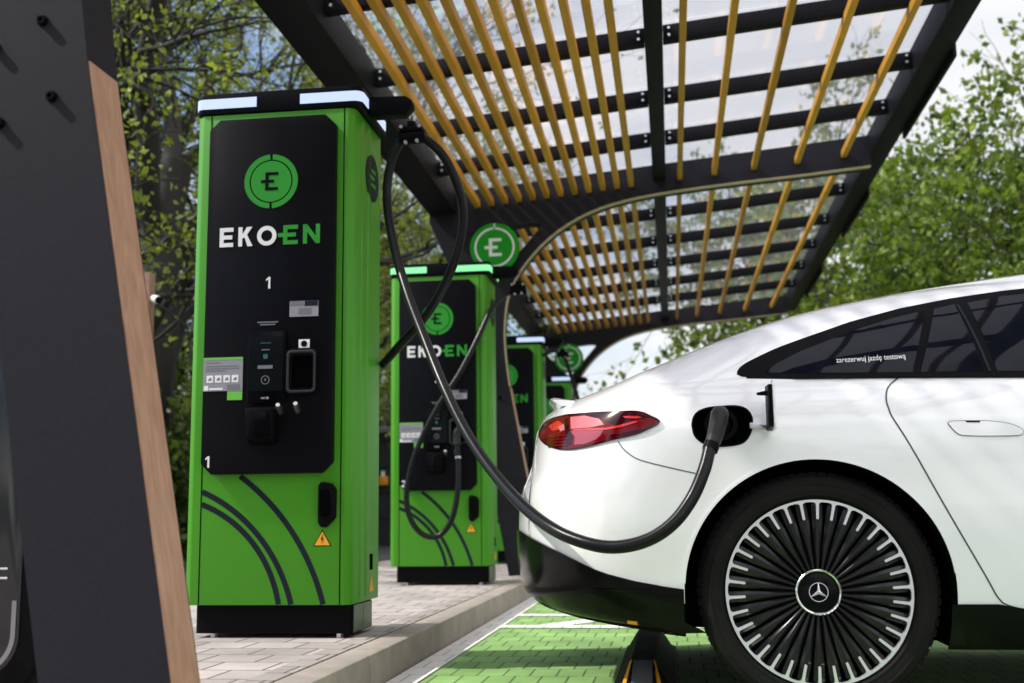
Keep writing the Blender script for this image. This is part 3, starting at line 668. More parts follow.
# body shape functions above give the half width hw(x, z); here they become meshes
CAR0 = (.423, 3.62, 0)
car = thing('parked_car', 'white fastback electric car plugged in at its rear flank, parked tail to the kerb', 'car', CAR0)
XRI = sorted([(x, z) for z, x in XR if z >= .55])           # rear outline inverted: x -> z
ZLO = [(-.57, .545), (-.556, .37), (-.515, .315), (-.44, .292), (-.30, .268), (-.14, .247), (.03, .228), (.8, .185), (3.2, .185), (4.15, .20), (4.36, .32), (4.40, .52)]
def inv_rear(x):
    c = [z for z, xx in XR if z >= .55 and xx <= x]
    return max(c) if c else .56
def section(x):
    zlo = interp(x, ZLO); zt = interp(x, ZT); zhi = min(zt, inv_rear(x)) if x < -.44 else zt
    if x > 4.0:
        c = [z for z in [i*.002 for i in range(100, 480)] if interp(z, XF) >= x and z > .5]
        zhi = min(zt, max(c)) if c else .56
    pts = []
    b = zb(x)
    if zhi >= zt-1e-6:
        n1 = 40
        for i in range(n1+1): z = zlo+(b-zlo)*i/n1; pts.append((hw(x, z), z))
        for i in range(1, 41):
            t = i/40; s = .885*(1-t)
            # share of height for this half width
            lo, hi = 0., 1.
            for _ in range(30):
                mid = (lo+hi)/2
                if interp(mid, FBS) > s: lo = mid
                else: hi = mid
            z = b+(zt-b)*(lo+hi)/2; pts.append((s*pf(x, z), z))
    else:
        n1 = 80
        for i in range(n1+1): z = zlo+(zhi-zlo)*i/n1; pts.append((hw(x, z), z))
    pts[-1] = (0., pts[-1][1])
    return pts
stations = [-.5665+.0006, -.562, -.556, -.549, -.541, -.533, -.524, -.515, -.506, -.497, -.488, -.479, -.470]
x = -.46
while x < .2: stations.append(x); x += .014
while x < 3.4: stations.append(x); x += .03
while x < 4.38: stations.append(x); x += .02
bm = BM(); rings = []
for x in stations:
    near = section(x); ring_ = []
    for w, z in near[:-1]: ring_.append(bm.verts.new((x, YC-max(w, .002), z)))
    ring_.append(bm.verts.new((x, YC, near[-1][1])))
    for w, z in near[:-1][::-1]: ring_.append(bm.verts.new((x, YC+max(w, .002), z)))
    rings.append(ring_)
n = len(rings[0])
for a, b in zip(rings, rings[1:]):
    for k in range(n): bm.faces.new((a[k], a[(k+1) % n], b[(k+1) % n], b[k]))
for rg in (rings[0], rings[-1]):
    h = n//2
    for k in range(h):
        q = [rg[k], rg[k+1], rg[n-2-k] if n-2-k != k+1 else None, rg[n-1-k]]
        q = [v for v in q if v]; q = list(dict.fromkeys(q))
        if len(q) >= 3: bm.faces.new(q)
body = obj('body', bm, M['paint'], car, smooth=0)
# cutters: wheel housings and the charge port pocket
def arch_outline(cx, r=.395, cz=.357):
    return [(cx+r*math.cos(R(a)), cz+r*math.sin(R(a))) for a in range(0, 181, 4)]+[(cx-r, .02), (cx+r, .02)]
bm = BM(); WHX = (.4225, 3.535)
for cx in WHX:
    prism(bm, arch_outline(cx), YC-1.2, YC-.60); prism(bm, arch_outline(cx), YC+.60, YC+1.2)
PORT = [(p.x, p.z) for p in catmull([(a, 0, b) for a, b in [(.067, .862), (.073, .886), (.088, .903), (.118, .914), (.160, .9175), (.2, .918), (.230, .909), (.246, .888), (.248, .865), (.240, .83), (.215, .803), (.164, .795), (.125, .797), (.095, .808), (.074, .829), (.067, .862)]], 5)][:-1]
prism(bm, PORT, 3.30, 3.66)
cut = obj('cutter', bm, M['under'], None, smooth=0)
md = body.modifiers.new('cut', 'BOOLEAN'); md.operation = 'DIFFERENCE'; md.solver = 'EXACT'; md.object = cut
bpy.context.view_layer.update()
dg = bpy.context.evaluated_depsgraph_get(); me = bpy.data.meshes.new_from_object(body.evaluated_get(dg))
body.modifiers.clear(); body.data = me; bpy.data.objects.remove(cut)
me.materials.clear(); me.materials.append(M['paint']); me.materials.append(M['under']); me.materials.append(M['carglass'])
ZBL = [(-.60, .546), (-.508, .541), (-.45, .517), (-.356, .478), (-.227, .419), (-.105, .387), (.036, .366), (.2, .34), (.81, .322), (3.0, .30), (3.9, .32), (4.5, .36)]
for p in me.polygons:
    c = p.center+Vector(CAR0); p.use_smooth = True
    ya = abs(c.y-YC); w = hw(c.x, c.z); i = 0
    if w-ya > .012 and c.z < .96 and c.x > .01: i = 1
    if c.z < interp(c.x, ZBL)-.035: i = 1
    if p.normal.z < -.6 and c.z < .35: i = 1
    if -.22 < c.x < .98 and ya < .555-.06*max(0, (.1-c.x)) and c.z > zb(c.x)+.04: i = 2
    if 2.05 < c.x < 2.92 and ya < .60 and c.z > 1.06: i = 2
    p.material_index = i
me.set_sharp_from_angle(angle=R(38))

# ---- pieces that follow the flank
def fl(x, z, off=0, s=1):
    y = hw(x, z)+off
    return (x, YC-s*y, z)
def patch(outline, off, name, m, par, thick=.010, step=.02, s=1, smooth=40):
    bm = bmesh.new(); bm.faces.new([bm.verts.new((a, 0, b)) for a, b in outline])
    xs = [p[0] for p in outline]; zs_ = [p[1] for p in outline]
    for lo, hi, no, ax in ((min(xs), max(xs), (1, 0, 0), 0), (min(zs_), max(zs_), (0, 0, 1), 2)):
        v = lo+step
        while v < hi-1e-4:
            co_ = [0, 0, 0]; co_[ax] = v
            bmesh.ops.bisect_plane(bm, geom=bm.verts[:]+bm.edges[:]+bm.faces[:], plane_co=co_, plane_no=no); v += step
    g = bmesh.ops.extrude_face_region(bm, geom=bm.faces[:])
    back = {v for v in g['geom'] if isinstance(v, bmesh.types.BMVert)}
    for v in bm.verts:
        x, z = v.co.x, v.co.z
        v.co = fl(x, z, off-(thick if v in back else 0), s)
    return obj(name, bm, m, par, smooth=smooth)
def resample(pts, d=.012):
    P = [Vector((a, 0, b)) for a, b in pts]; o = [P[0]]
    for a, b in zip(P, P[1:]):
        k = max(1, int((b-a).length/d))
        for i in range(1, k+1): o.append(a+(b-a)*i/k)
    return o
def ribbon(pts, wd, off, name, m, par, closed=False, curve=True):
    if curve: pts = [(p.x, p.z) for p in catmull([(a, 0, b) for a, b in pts], 6)]
    P = resample(pts); bm = BM(); rows = []
    for i, p in enumerate(P):
        d = (P[min(i+1, len(P)-1)]-P[max(0, i-1)]).normalized(); nn = Vector((d.z, 0, -d.x))
        row = []
        for k, o_ in ((-.5, -.004), (-.5, off), (.5, off), (.5, -.004)): q = p+nn*wd*k; row.append(bm.verts.new(fl(q.x, q.z, o_)))
        rows.append(row)
    for a, b in zip(rows, rows[1:]):
        for k in range(4): bm.faces.new((a[k], a[(k+1) % 4], b[(k+1) % 4], b[k]))
    return obj(name, bm, m, par, smooth=60)
def cm(pts, n=5, closed=True):
    P = [(a, 0, b) for a, b in pts]
    if closed: P = P+[P[0]]
    return [(p.x, p.z) for p in catmull(P, n)][:-1]
# black lower bumper wrapping round the tail
def cladding():
    bm = BM(); rows = []
    cols = [('r', th) for th in range(-90, 91, 5)]
    side_x = [-.04, -.015, .008, .024]
    def col(kind, val, s):
        return [(kind, val, s, i/16) for i in range(17)]
    seq = [col('s', v, 1) for v in side_x[::-1]]+[col('r', -th, 1 if th >= 0 else -1) for th in range(90, -91, -4)]+[col('s', v, -1) for v in side_x]
    for c in seq:
        row = []
        for kind, val, s, t in c:
            if kind == 's':
                x = val; z0, z1 = interp(x, ZLO)-.004, interp(x, ZBL)
                z = z0+(z1-z0)*t; bulge = .007
                row.append(bm.verts.new((x, YC-s*(hw(x, z)+bulge), z)))
            else:
                th = abs(val); xref = -.565+LC*(1-math.cos(R(th))**(2/NP))
                z0, z1 = interp(xref, [(-.57, .330), (-.515, .320), (-.44, .290)]+ZLO[4:])-.002, interp(xref, ZBL)
                z = z0+(z1-z0)*t; xr = interp(z, XR)
                # the lower half tucks in
                x = xr+LC*(1-math.cos(R(th))**(2/NP))-.007*math.cos(R(th)); w = interp(z, WS)*math.sin(R(th))**(2/NP) if th else 0
                row.append(bm.verts.new((x, YC-(1 if val < 0 else -1)*(w+.007), z)))
        rows.append(row)
    for a, b in zip(rows, rows[1:]):
        for i in range(16): bm.faces.new((a[i], a[i+1], b[i+1], b[i]))
    g = bmesh.ops.extrude_face_region(bm, geom=bm.faces[:])
    bmesh.ops.recalc_face_normals(bm, faces=bm.faces)
    for v in [q for q in g['geom'] if isinstance(q, bmesh.types.BMVert)]:
        d = Vector((v.co.x-.3, v.co.y-YC, 0)); d.normalize(); v.co -= d*.014
    return obj('lower_bumper', bm, M['carblack'], car, smooth=50)
lb = cladding()
ribbon([(-.47, .42), (-.42, .392), (-.361, .370), (-.29, .364), (-.229, .365), (-.1, .363), (.018, .360)], .010, .011, 'bumper_crease', M['carblack'], lb)
patch([(-.148, .262), (-.118, .259), (-.118, .270), (-.148, .273)], .010, 'side_reflector', M['orange'], lb, thick=.006)
patch([(-.515, .505), (-.50, .503), (-.50, .525), (-.515, .527)], .011, 'rear_reflector', M['redbright'], lb, thick=.006)
sill = [(.795, .186), (3.16, .186), (3.16, .306), (2.2, .31), (1.06, .300), (.985, .312), (.93, .322), (.80, .322)]
patch(sill, .006, 'sill_trim', M['carblack'], car, step=.04)
patch(sill, .006, 'sill_trim', M['carblack'], car, step=.08, s=-1)
# arch edge lip
for cx in WHX:
    ribbon([(cx+.397*math.cos(R(a)), .357+.397*math.sin(R(a))) for a in range(176, 5, -3)], .008, .0025, 'arch_lip', M['paint'], car, curve=False)
# lamps
TAIL = cm([(-.456, .895), (-.440, .912), (-.405, .919), (-.35, .9195), (-.288, .916), (-.183, .912), (-.097, .907), (-.058, .891), (-.033, .873), (-.068, .853), (-.108, .838), (-.186, .823), (-.268, .806), (-.338, .803), (-.397, .820), (-.436, .845), (-.457, .872)])
tl = patch(TAIL, .005, 'tail_light', M['red'], car, thick=.016, step=.012)
ribbon(TAIL+[TAIL[0]], .006, .0062, 'lamp_seal', M['reddark'], tl, curve=False)
patch([(-.322, .910), (-.27, .908), (-.222, .893), (-.204, .872), (-.25, .866), (-.318, .868)], .0062, 'sheen_facet', M['redpale'], tl, thick=.004, step=.012)  # lamp facets, sky reflection painted in as a paler tone
patch([(-.318, .860), (-.25, .857), (-.206, .858), (-.216, .838), (-.232, .826), (-.27, .814), (-.305, .815), (-.303, .842)], .0062, 'sheen_facet', M['redmid'], tl, thick=.004, step=.012)
patch([(-.345, .906), (-.330, .910), (-.326, .870), (-.312, .842), (-.318, .815), (-.335, .812), (-.338, .86)], .0060, 'dark_inlay', M['reddark'], tl, thick=.004, step=.012)
patch([(-.275, .913), (-.183, .908), (-.097, .902), (-.058, .888), (-.10, .884), (-.135, .878), (-.165, .866), (-.20, .884)], .0060, 'dark_inlay', M['reddark'], tl, thick=.004, step=.012)
patch([(-.185, .838), (-.115, .848), (-.065, .862), (-.048, .872), (-.062, .858), (-.108, .843), (-.19, .829)], .0064, 'dark_inlay', M['reddark'], tl, thick=.004, step=.012)
patch([(-.145, .896), (-.10, .894), (-.085, .888), (-.105, .886), (-.14, .890)], .0072, 'light_guide', M['redbright'], tl, thick=.003)
patch([(-.31, .866), (-.20, .862), (-.155, .868), (-.10, .880), (-.10, .874), (-.155, .860), (-.20, .855), (-.31, .860)], .0074, 'light_guide', M['redbright'], tl, thick=.003)
patch([(-.41, .893), (-.372, .905), (-.352, .893), (-.36, .872), (-.392, .872)], .0066, 'light_guide', M['redbright'], tl, thick=.003)
patch([(-.432, .905), (-.385, .914), (-.41, .895), (-.44, .880), (-.452, .888)], .0062, 'dark_inlay', M['reddark'], tl, thick=.004, step=.012)
for k in range(4):
    patch([(-.44+.012*k, .850-.010*k), (-.33, .846-.011*k), (-.33, .843-.011*k), (-.44+.012*k, .846-.010*k)], .0066, 'dark_inlay', M['reddark'], tl, thick=.003)
patch([(-.367, .882), (-.345, .890), (-.340, .868), (-.356, .864)], .0074, 'sheen_facet', M['redpale'], tl, thick=.003)
patch([(a, b) for a, b in TAIL], .005, 'tail_light', M['red'], car, thick=.016, step=.03, s=-1)
# spoiler lip on the deck edge
bm = BM(); sec = [(-.30, .992), (-.37, .988), (-.440, 1.001), (-.452, .997), (-.444, .984), (-.415, .952), (-.36, .955)]; rows = []
for i in range(33):
    q = -1+i/16; y = YC+q*.60; dx = .055*q*q; e = 1-.55*max(0, abs(q)-.85)/.15
    rows.append([bm.verts.new((a+dx, y, .97+(b-.97)*e)) for a, b in sec])
for a, b in zip(rows, rows[1:]):
    for k in range(len(sec)): bm.faces.new((a[k], a[(k+1) % len(sec)], b[(k+1) % len(sec)], b[k]))
bm.faces.new(rows[0]); bm.faces.new(rows[-1][::-1]); obj('spoiler', bm, M['paint'], car, smooth=50)
# side windows: dark surround, panes, chrome lines
BAND = cm([(.212, 1.022), (.216, 1.036), (.232, 1.053), (.263, 1.071), (.338, 1.107), (.418, 1.137)], 4, False)+[(.581, 1.1935), (.743, 1.236), (.901, 1.264), (1.056, 1.283), (1.25, 1.297), (1.6, 1.312), (1.95, 1.295), (2.2, 1.235), (2.45, 1.130), (2.66, 1.0), (2.6, .985), (1.6, .985), (1.057, .990), (.691, .999), (.403, 1.004), (.250, 1.010), (.225, 1.013)]
wb = patch(BAND, .003, 'window_surround', M['black'], car, thick=.012, step=.03)
for s in (1, -1):
    if s == -1: wb = patch(BAND, .003, 'window_surround', M['black'], car, thick=.012, step=.06, s=-1)
    st = .025 if s == 1 else .06
    patch([(.300, 1.028), (.340, 1.056), (.413, 1.093), (.575, 1.157), (.704, 1.197), (.812, 1.222), (.738, 1.012), (.554, 1.016), (.30, 1.024)], .0045, 'quarter_pane', M['carglass'], wb, thick=.005, step=st, s=s)
    patch([(.842, 1.226), (.905, 1.240), (.948, 1.010), (.762, 1.012)], .0045, 'fixed_pane', M['carglass'], wb, thick=.005, step=st, s=s)
    patch([(.945, 1.243), (1.056, 1.262), (1.25, 1.276), (1.62, 1.288), (1.62, 1.0), (1.057, 1.006), (.985, 1.009)], .0045, 'door_pane', M['carglass'], wb, thick=.005, step=st, s=s)
    patch([(1.72, 1.29), (1.95, 1.272), (2.18, 1.215), (2.42, 1.11), (2.58, 1.005), (1.72, 1.0)], .0045, 'door_pane', M['carglass'], wb, thick=.005, step=st, s=s)
ribbon([(.914, 1.238), (.951, 1.07), (.963, 1.008)], .008, .0065, 'window_bar', M['arcgrey'], car, curve=False)
ribbon([(.825, 1.222), (.787, 1.11), (.752, 1.010)], .010, .0058, 'window_bar', M['black'], car, curve=False)
ribbon([(.24, 1.0095), (.403, 1.002), (.691, .997), (1.057, .988), (1.6, .983), (2.6, .983)], .006, .0045, 'belt_moulding', M['black'], car, curve=False)
# text on the pane, lying on the glass
def text_mesh(s):
    fc = bpy.data.curves.new('txt', 'FONT'); fc.body = s; fc.size = .030; fo = bpy.data.objects.new('txt', fc); C.objects.link(fo)
    bpy.context.view_layer.update(); t_ = bpy.data.meshes.new_from_object(fo.evaluated_get(bpy.context.evaluated_depsgraph_get())); bpy.data.objects.remove(fo); return t_
tq = text_mesh('zarezerwuj jazde'); xe = max(v.co.x for v in tq.vertices); bpy.data.meshes.remove(tq)
tm = text_mesh('zarezerwuj jazde testowa'); xa = max(v.co.x for v in tm.vertices)
x0 = min(v.co.x for v in tm.vertices); x1 = max(v.co.x for v in tm.vertices); k = .208/(x1-x0)
bm = BM(); bm.from_mesh(tm); bpy.data.meshes.remove(tm)
for xo in (xe-.0035, xa-.0018):                       # the tails under the e and the a
    bm.faces.new([bm.verts.new((xo+a, b, 0)) for a, b in ((-.002, .0006), (-.0048, -.0036), (-.0042, -.0062), (-.0008, -.0066), (.0008, -.0052), (-.0020, -.0044), (.0006, .0006))])
for v in bm.verts:
    tx, tz = (v.co.x-x0)*k, v.co.y*k*1.25
    v.co = fl(.517+tx, 1.050+tz+tx*.035, .0056)
obj('window_lettering', bm, M['white'], car, smooth=0, recalc=False)
# panel gaps
G = M['gap']
ribbon([(.694, .994), (.672, .978), (.656, .957), (.6495, .925), (.654, .897), (.663, .869), (.706, .787), (.806, .580), (.896, .406), (.925, .348), (.943, .325)], .0045, .0012, 'door_gap', G, car)
ribbon([(.943, .325), (.965, .316), (.998, .308), (1.06, .302), (1.75, .312)], .004, .0012, 'door_gap', G, car)
ribbon([(1.72, .985), (1.74, .8), (1.75, .5), (1.75, .315)], .0045, .0012, 'door_gap', G, car)
ribbon([(2.62, .98), (2.72, .8), (2.76, .55), (2.74, .315)], .0045, .0012, 'door_gap', G, car)
ribbon([(-.161, .818), (-.145, .793), (-.11, .765), (-.064, .748), (.026, .725), (.085, .711)], .003, .0010, 'bumper_gap', G, car)
# flush door handles
for hx in (0, 1.03):
    H = cm([(.820, .849), (.829, .855), (.87, .8555), (.926, .854), (.981, .847), (1.015, .835), (1.029, .822), (1.018, .811), (.96, .810), (.879, .812), (.845, .819)])
    H = [(a+hx, b) for a, b in H]
    hd = patch(H, .004, 'door_handle', M['paint'], car, thick=.008)
    ribbon(H+[H[0]], .0035, .003, 'handle_gap', M['gap'], hd, curve=False)
    ribbon([(.870+hx, .8535), (.91+hx, .8525)], .004, .006, 'handle_slot', M['black'], hd, curve=False)
# charge port: rim, inlet, flap
bm = BM(); lathe_y(bm, [(.0, 3.598), (.030, 3.598), (.036, 3.575), (.050, 3.575), (.052, 3.60), (.052, 3.66), (0, 3.66)], .155, .862, 40); pt = obj('charge_inlet', bm, M['black'], car)
P0 = PORT+[PORT[0]]; ribbon(P0, .005, .0018, 'port_rim', M['black'], pt, curve=False)
bm = BM(); prism(bm, [(.238, .845), (.292, .838), (.294, .852), (.238, .864)], 3.535, 3.550, bev=.003); hg = obj('flap_hinge', bm, M['steel'], car)
bm = BM(); prism(bm, [(3.555, .832), (3.552, .845), (3.545, .975), (3.535, .984), (3.42, .978), (3.408, .965), (3.408, .85), (3.42, .832)], .300, .306, 'x', bev=.002); fp = obj('charge_flap', bm, M['paint'], car)
bm = BM(); prism(bm, [(3.548, .836), (3.540, .972), (3.425, .966), (3.420, .842)], .288, .3005, 'x', bev=.003); obj('flap_lining', bm, M['black'], fp)
bm = BM(); tube(bm, [(.29, 3.47, .944), (.272, 3.47, .943), (.258, 3.47, .942)], [.008, .006, .004], 8); obj('flap_latch', bm, M['black'], fp)
# front lamps
for s in (1, -1): patch([(3.62, .74), (3.95, .70), (4.12, .66), (4.02, .62), (3.8, .66)], .004, 'headlight', M['carglass'], car, step=.04, s=s)

# ---- wheels
def wheel(cx, s, name='wheel'):
    """s=1: near side (faces -y)"""
    cz = .357; ya = YC-s*.912                                # outer face
    def Y(d): return ya+s*d                                  # d: depth inwards
    bm = BM(); lathe_y(bm, [(0, Y(.075)), (.10, Y(.075)), (.262, Y(.075)), (.262, Y(.22)), (0, Y(.22))], cx, cz, 64); wh = obj(name, bm, M['under'], car)
    # tyre with shoulder grooves
    prof = [(.268, Y(.02)), (.272, Y(.004)), (.285, Y(-.006)), (.2865, Y(-.0085)), (.2905, Y(-.009)), (.292, Y(-.007)), (.305, Y(-.010)), (.316, Y(-.0095)), (.3175, Y(-.0115)), (.321, Y(-.0115)), (.3225, Y(-.008)), (.328, Y(-.005)), (.340, Y(.004)), (.350, Y(.020)), (.3545, Y(.045)), (.355, Y(.085)), (.351, Y(.087)), (.351, Y(.095)), (.355, Y(.097)), (.355, Y(.155)), (.351, Y(.157)), (.351, Y(.165)), (.355, Y(.167)), (.3545, Y(.205)), (.345, Y(.235)), (.30, Y(.245)), (.268, Y(.235)), (.268, Y(.02))]
    bm = BM(); lathe_y(bm, prof, cx, cz, 120)
    ty = obj('tyre', bm, M['rubber'], wh, smooth=50)
    bm = BM()
    for k in range(72):                                       # blocks of the tread shoulder
        a = 2*math.pi*k/72; ca, sa = math.cos(a), math.sin(a); ct, stt = -math.sin(a), math.cos(a)
        w_ = .0115; vs = []
        for r, d in ((.345, .008), (.3575, .030), (.3575, .080), (.352, .080), (.340, .030)):
            for q in (-w_, w_): vs.append(bm.verts.new((cx+r*ca+q*ct, Y(d), cz+r*sa+q*stt)))
        for i in range(5):
            j = (i+1) % 5; bm.faces.new((vs[2*i], vs[2*i+1], vs[2*j+1], vs[2*j]))
        bm.faces.new(vs[0::2]); bm.faces.new(vs[1::2])
    obj('tread', bm, M['rubber'], ty, smooth=0)
    bm = BM(); lathe_y(bm, [(.268, Y(.03)), (.270, Y(.004)), (.276, Y(-.004)), (.2785, Y(-.002)), (.2785, Y(.012)), (.268, Y(.03))], cx, cz, 120); obj('rim_edge', bm, M['black'], wh)
    nS = 34; teeth = []
    for k in range(nS):
        a = 2*math.pi*(k+.31)/nS; st = math.pi/nS
        for r, q in ((.2660, -.62*st*.2660), (.2635, -.0060), (.257, -.0043), (.217, -.0038), (.215, -.0024), (.215, .0024), (.217, .0038), (.257, .0043), (.2635, .0060), (.2660, .62*st*.2660)):
            teeth.append((cx+r*math.cos(a)-q*math.sin(a), cz+r*math.sin(a)+q*math.cos(a)))
    bm = BM(); prism(bm, [(cx+.2755*math.cos(2*math.pi*k/120), cz+.2755*math.sin(2*math.pi*k/120)) for k in range(120)], Y(-.001), Y(.018), holes=[teeth]); rr = obj('rim_ring', bm, M['rimsilver'], wh, smooth=30)
    bs = BM()
    for k in range(nS):
        a = 2*math.pi*(k+.31)/nS
        def pt(r, q, d, a=a): return (cx+r*math.cos(a)-q*math.sin(a), Y(d), cz+r*math.sin(a)+q*math.cos(a))
        # dark spoke with a bevelled crown
        prof_ = ((.262, .0165, .012), (.215, .0158, .006), (.13, .0100, .010), (.060, .0048, .016))
        rows = [[bs.verts.new(pt(r, q, d+dd)) for q, dd in ((-w, .030), (-w, .006), (-w*.35, 0), (w*.35, 0), (w, .006), (w, .030))] for r, w, d in prof_]
        for p, q in zip(rows, rows[1:]):
            for i in range(6): bs.faces.new((p[i], p[(i+1) % 6], q[(i+1) % 6], q[i]))
        bs.faces.new(rows[0]); bs.faces.new(rows[-1][::-1])
    obj('spokes', bs, M['spoke'], wh, smooth=25)
    bm = BM(); lathe_y(bm, [(0, Y(.004)), (.052, Y(.004)), (.060, Y(.008)), (.072, Y(.022)), (.072, Y(.05)), (0, Y(.05))], cx, cz, 64); hc = obj('hub_cap', bm, M['gloss'], wh)
    bm = BM(); lathe_y(bm, [(.0600, Y(.012)), (.0612, Y(.003)), (.0645, Y(.0005)), (.0672, Y(.003)), (.068, Y(.012)), (.0600, Y(.012))], cx, cz, 64); obj('hub_ring', bm, M['chrome'], hc)
    bm = BM(); lathe_y(bm, [(.0255, Y(.006)), (.0262, Y(.0005)), (.0285, Y(.0005)), (.0292, Y(.006)), (.0255, Y(.006))], cx, cz, 48)
    for k in range(3):
        a = R(90+120*k); A = Vector((cx, Y(-.002), cz)); E = Vector((cx+.027*math.cos(a), Y(.001), cz+.027*math.sin(a)))
        nn = Vector((-math.sin(a), 0, math.cos(a))); hub = [A+nn*.0052*1.0, E+nn*.001, E-nn*.001, A-nn*.0052]
        bk = [Vector((p.x, Y(.005), p.z)) for p in hub]
        v = [bm.verts.new(p) for p in hub+bk]; ap = bm.verts.new(A+Vector((0, -s*.001, 0)))
        bm.faces.new((v[0], v[1], ap)); bm.faces.new((v[1], v[2], ap)); bm.faces.new((v[2], v[3], ap))
        for i in range(4): bm.faces.new((v[i], v[(i+1) % 4], v[4+(i+1) % 4], v[4+i]))
    obj('star_badge', bm, M['chrome'], hc, smooth=20)
    return wh
wheel(.423, 1); wheel(.423, -1); wheel(3.535, 1); wheel(3.535, -1)

# ================================================================== wheel stop under the tail
t = thing('wheel_stop', 'low black rubber wheel stop with yellow edges under the tail of the white car', 'wheel stop', (-.115, 4.4, 0))
bm = BM()
def ws(y, k=1.0): return [(-.225, y, 0), (-.205, y, .03*k), (-.155, y, .108*k), (-.075, y, .108*k), (-.025, y, .03*k), (-.005, y, 0)]
rows = [[bm.verts.new(p) for p in ws(y, k)] for y, k in ((3.58, .12), (3.98, 1), (5.2, 1), (5.42, .2))]
for a, b in zip(rows, rows[1:]):
    for i in range(5): bm.faces.new((a[i], a[i+1], b[i+1], b[i]))
    bm.faces.new((a[5], a[0], b[0], b[5]))
bm.faces.new(rows[0]); bm.faces.new(rows[-1][::-1])
wsb = obj('stop_body', bm, M['rubber'], t, smooth=0)
bm = BM(); v = [bm.verts.new(p) for p in ((-.150, 3.60, .019), (-.080, 3.60, .019), (-.083, 3.975, .1125), (-.147, 3.975, .1125), (-.150, 3.60, .012), (-.080, 3.60, .012), (-.083, 3.975, .105), (-.147, 3.975, .105))]
for f in ((0, 1, 2, 3), (7, 6, 5, 4), (0, 4, 5, 1), (1, 5, 6, 2), (2, 6, 7, 3), (3, 7, 4, 0)): bm.faces.new([v[i] for i in f])
obj('end_cap', bm, mat('grey_rubber', (.10, .10, .105), .7, var=.2), t, smooth=0)
for xa, xb, xc, xd in ((-.196, -.176, -.151, -.158), (-.054, -.034, -.072, -.079)):
    bm = BM(); f = [(xa, 3.61, .010), (xb, 3.61, .014), (xc if xa < -.1 else xd, 3.97, .111), (xd if xa < -.1 else xc, 3.97, .105)]
    v = [bm.verts.new((a, b, c+.004)) for a, b, c in f]+[bm.verts.new((a, b, c-.006)) for a, b, c in f]
    for q in ((0, 1, 2, 3), (7, 6, 5, 4), (0, 4, 5, 1), (1, 5, 6, 2), (2, 6, 7, 3), (3, 7, 4, 0)): bm.faces.new([v[i] for i in q])
    obj('edge_stripe', bm, M['orange'], t, smooth=0)

# ================================================================== things at the left edge and behind the row
t = thing('glossy_cabinet', 'black glossy cabinet with rounded corners, cut off at the lower left behind the leaning pillar', 'cabinet', (-1.86, 2.75, KZ))
bm = BM(); prism(bm, rrect(-2.25, -1.555, .165, 1.55, .11, 8), 2.72, 3.02, bev=.012); cb = obj('housing', bm, M['gloss'], t)
bm = BM(); prism(bm, rrect(-2.20, -1.605, .215, 1.42, .10, 8), 2.714, 2.722, bev=.002); gp = obj('front_glass', bm, mat('smoke_glass', (.02, .02, .023), .12, spec=.4), t)
for z in (.452, .475):
    bm = BM(); box(bm, -2.19, -1.640, 2.709, 2.715, z, z+.006, bev=.002); obj('chrome_strip', bm, M['chrome'], gp)
bm = BM(); strip(bm, [(-2.1+.0, .222), (-1.71, .222)]+[(-1.71+.098*math.cos(R(a)), .320+.098*math.sin(R(a))) for a in range(-85, 1, 10)]+[(-1.612, .40)], 2.710, 2.714, -.012, .0); obj('chrome_border', bm, mat('brushed_edge', (.30, .30, .31), .3, metal=.9), gp)
bm = BM(); box(bm, -2.1, -1.7, 2.78, 2.98, KZ-.001, .18); obj('foot', bm, M['black'], t)

t = thing('camera_post', 'slim brown post with a small white security camera, behind the leaning pillar', 'post', (-3.85, 8.0, KZ-.02))
bm = BM(); box(bm, -3.90, -3.80, 7.95, 8.05, KZ-.02, 2.42, bev=.006); obj('post', bm, M['brown'], t)
bm = BM(); tube(bm, [(-3.80, 8.0, 2.22), (-3.775, 7.98, 2.22)], .018, 10); tube(bm, [(-3.785, 7.99, 2.225), (-3.73, 7.955, 2.205)], .030, 14); cm_ = obj('security_camera', bm, M['white'], t)
bm = BM(); tube(bm, [(-3.731, 7.9555, 2.2054), (-3.722, 7.950, 2.202)], .027, 14); obj('lens', bm, M['black'], cm_)

t = thing('dark_shed', 'low dark grey shed with a yellow wall box, between the first two stations', 'shed', (-4.9, 20, KZ-.02))
bm = BM(); box(bm, -6.2, -4.0, 19.0, 21.5, KZ-.02, 2.0); wl = obj('wall', bm, M['fence'], t, smooth=0)
for z in (.55, .98, 1.41, 1.84):
    bm = BM(); box(bm, -6.2, -4.0, 18.985, 19.0, z, z+.02); obj('cladding_rail', bm, M['anthracite'], wl, smooth=0)
bm = BM(); box(bm, -6.3, -3.9, 18.9, 21.6, 2.0, 2.10, bev=.01); obj('roof', bm, mat('zinc', (.16, .16, .17), .5), t)
bm = BM(); box(bm, -4.86, -4.71, 18.90, 18.985, 1.12, 1.27, bev=.01); yb = obj('yellow_box', bm, M['orange'], t)
bm = BM(); tube(bm, [(-4.80, 18.94, 1.27), (-4.80, 18.94, 1.36)], .035, 10); obj('beacon', bm, M['white'], yb)

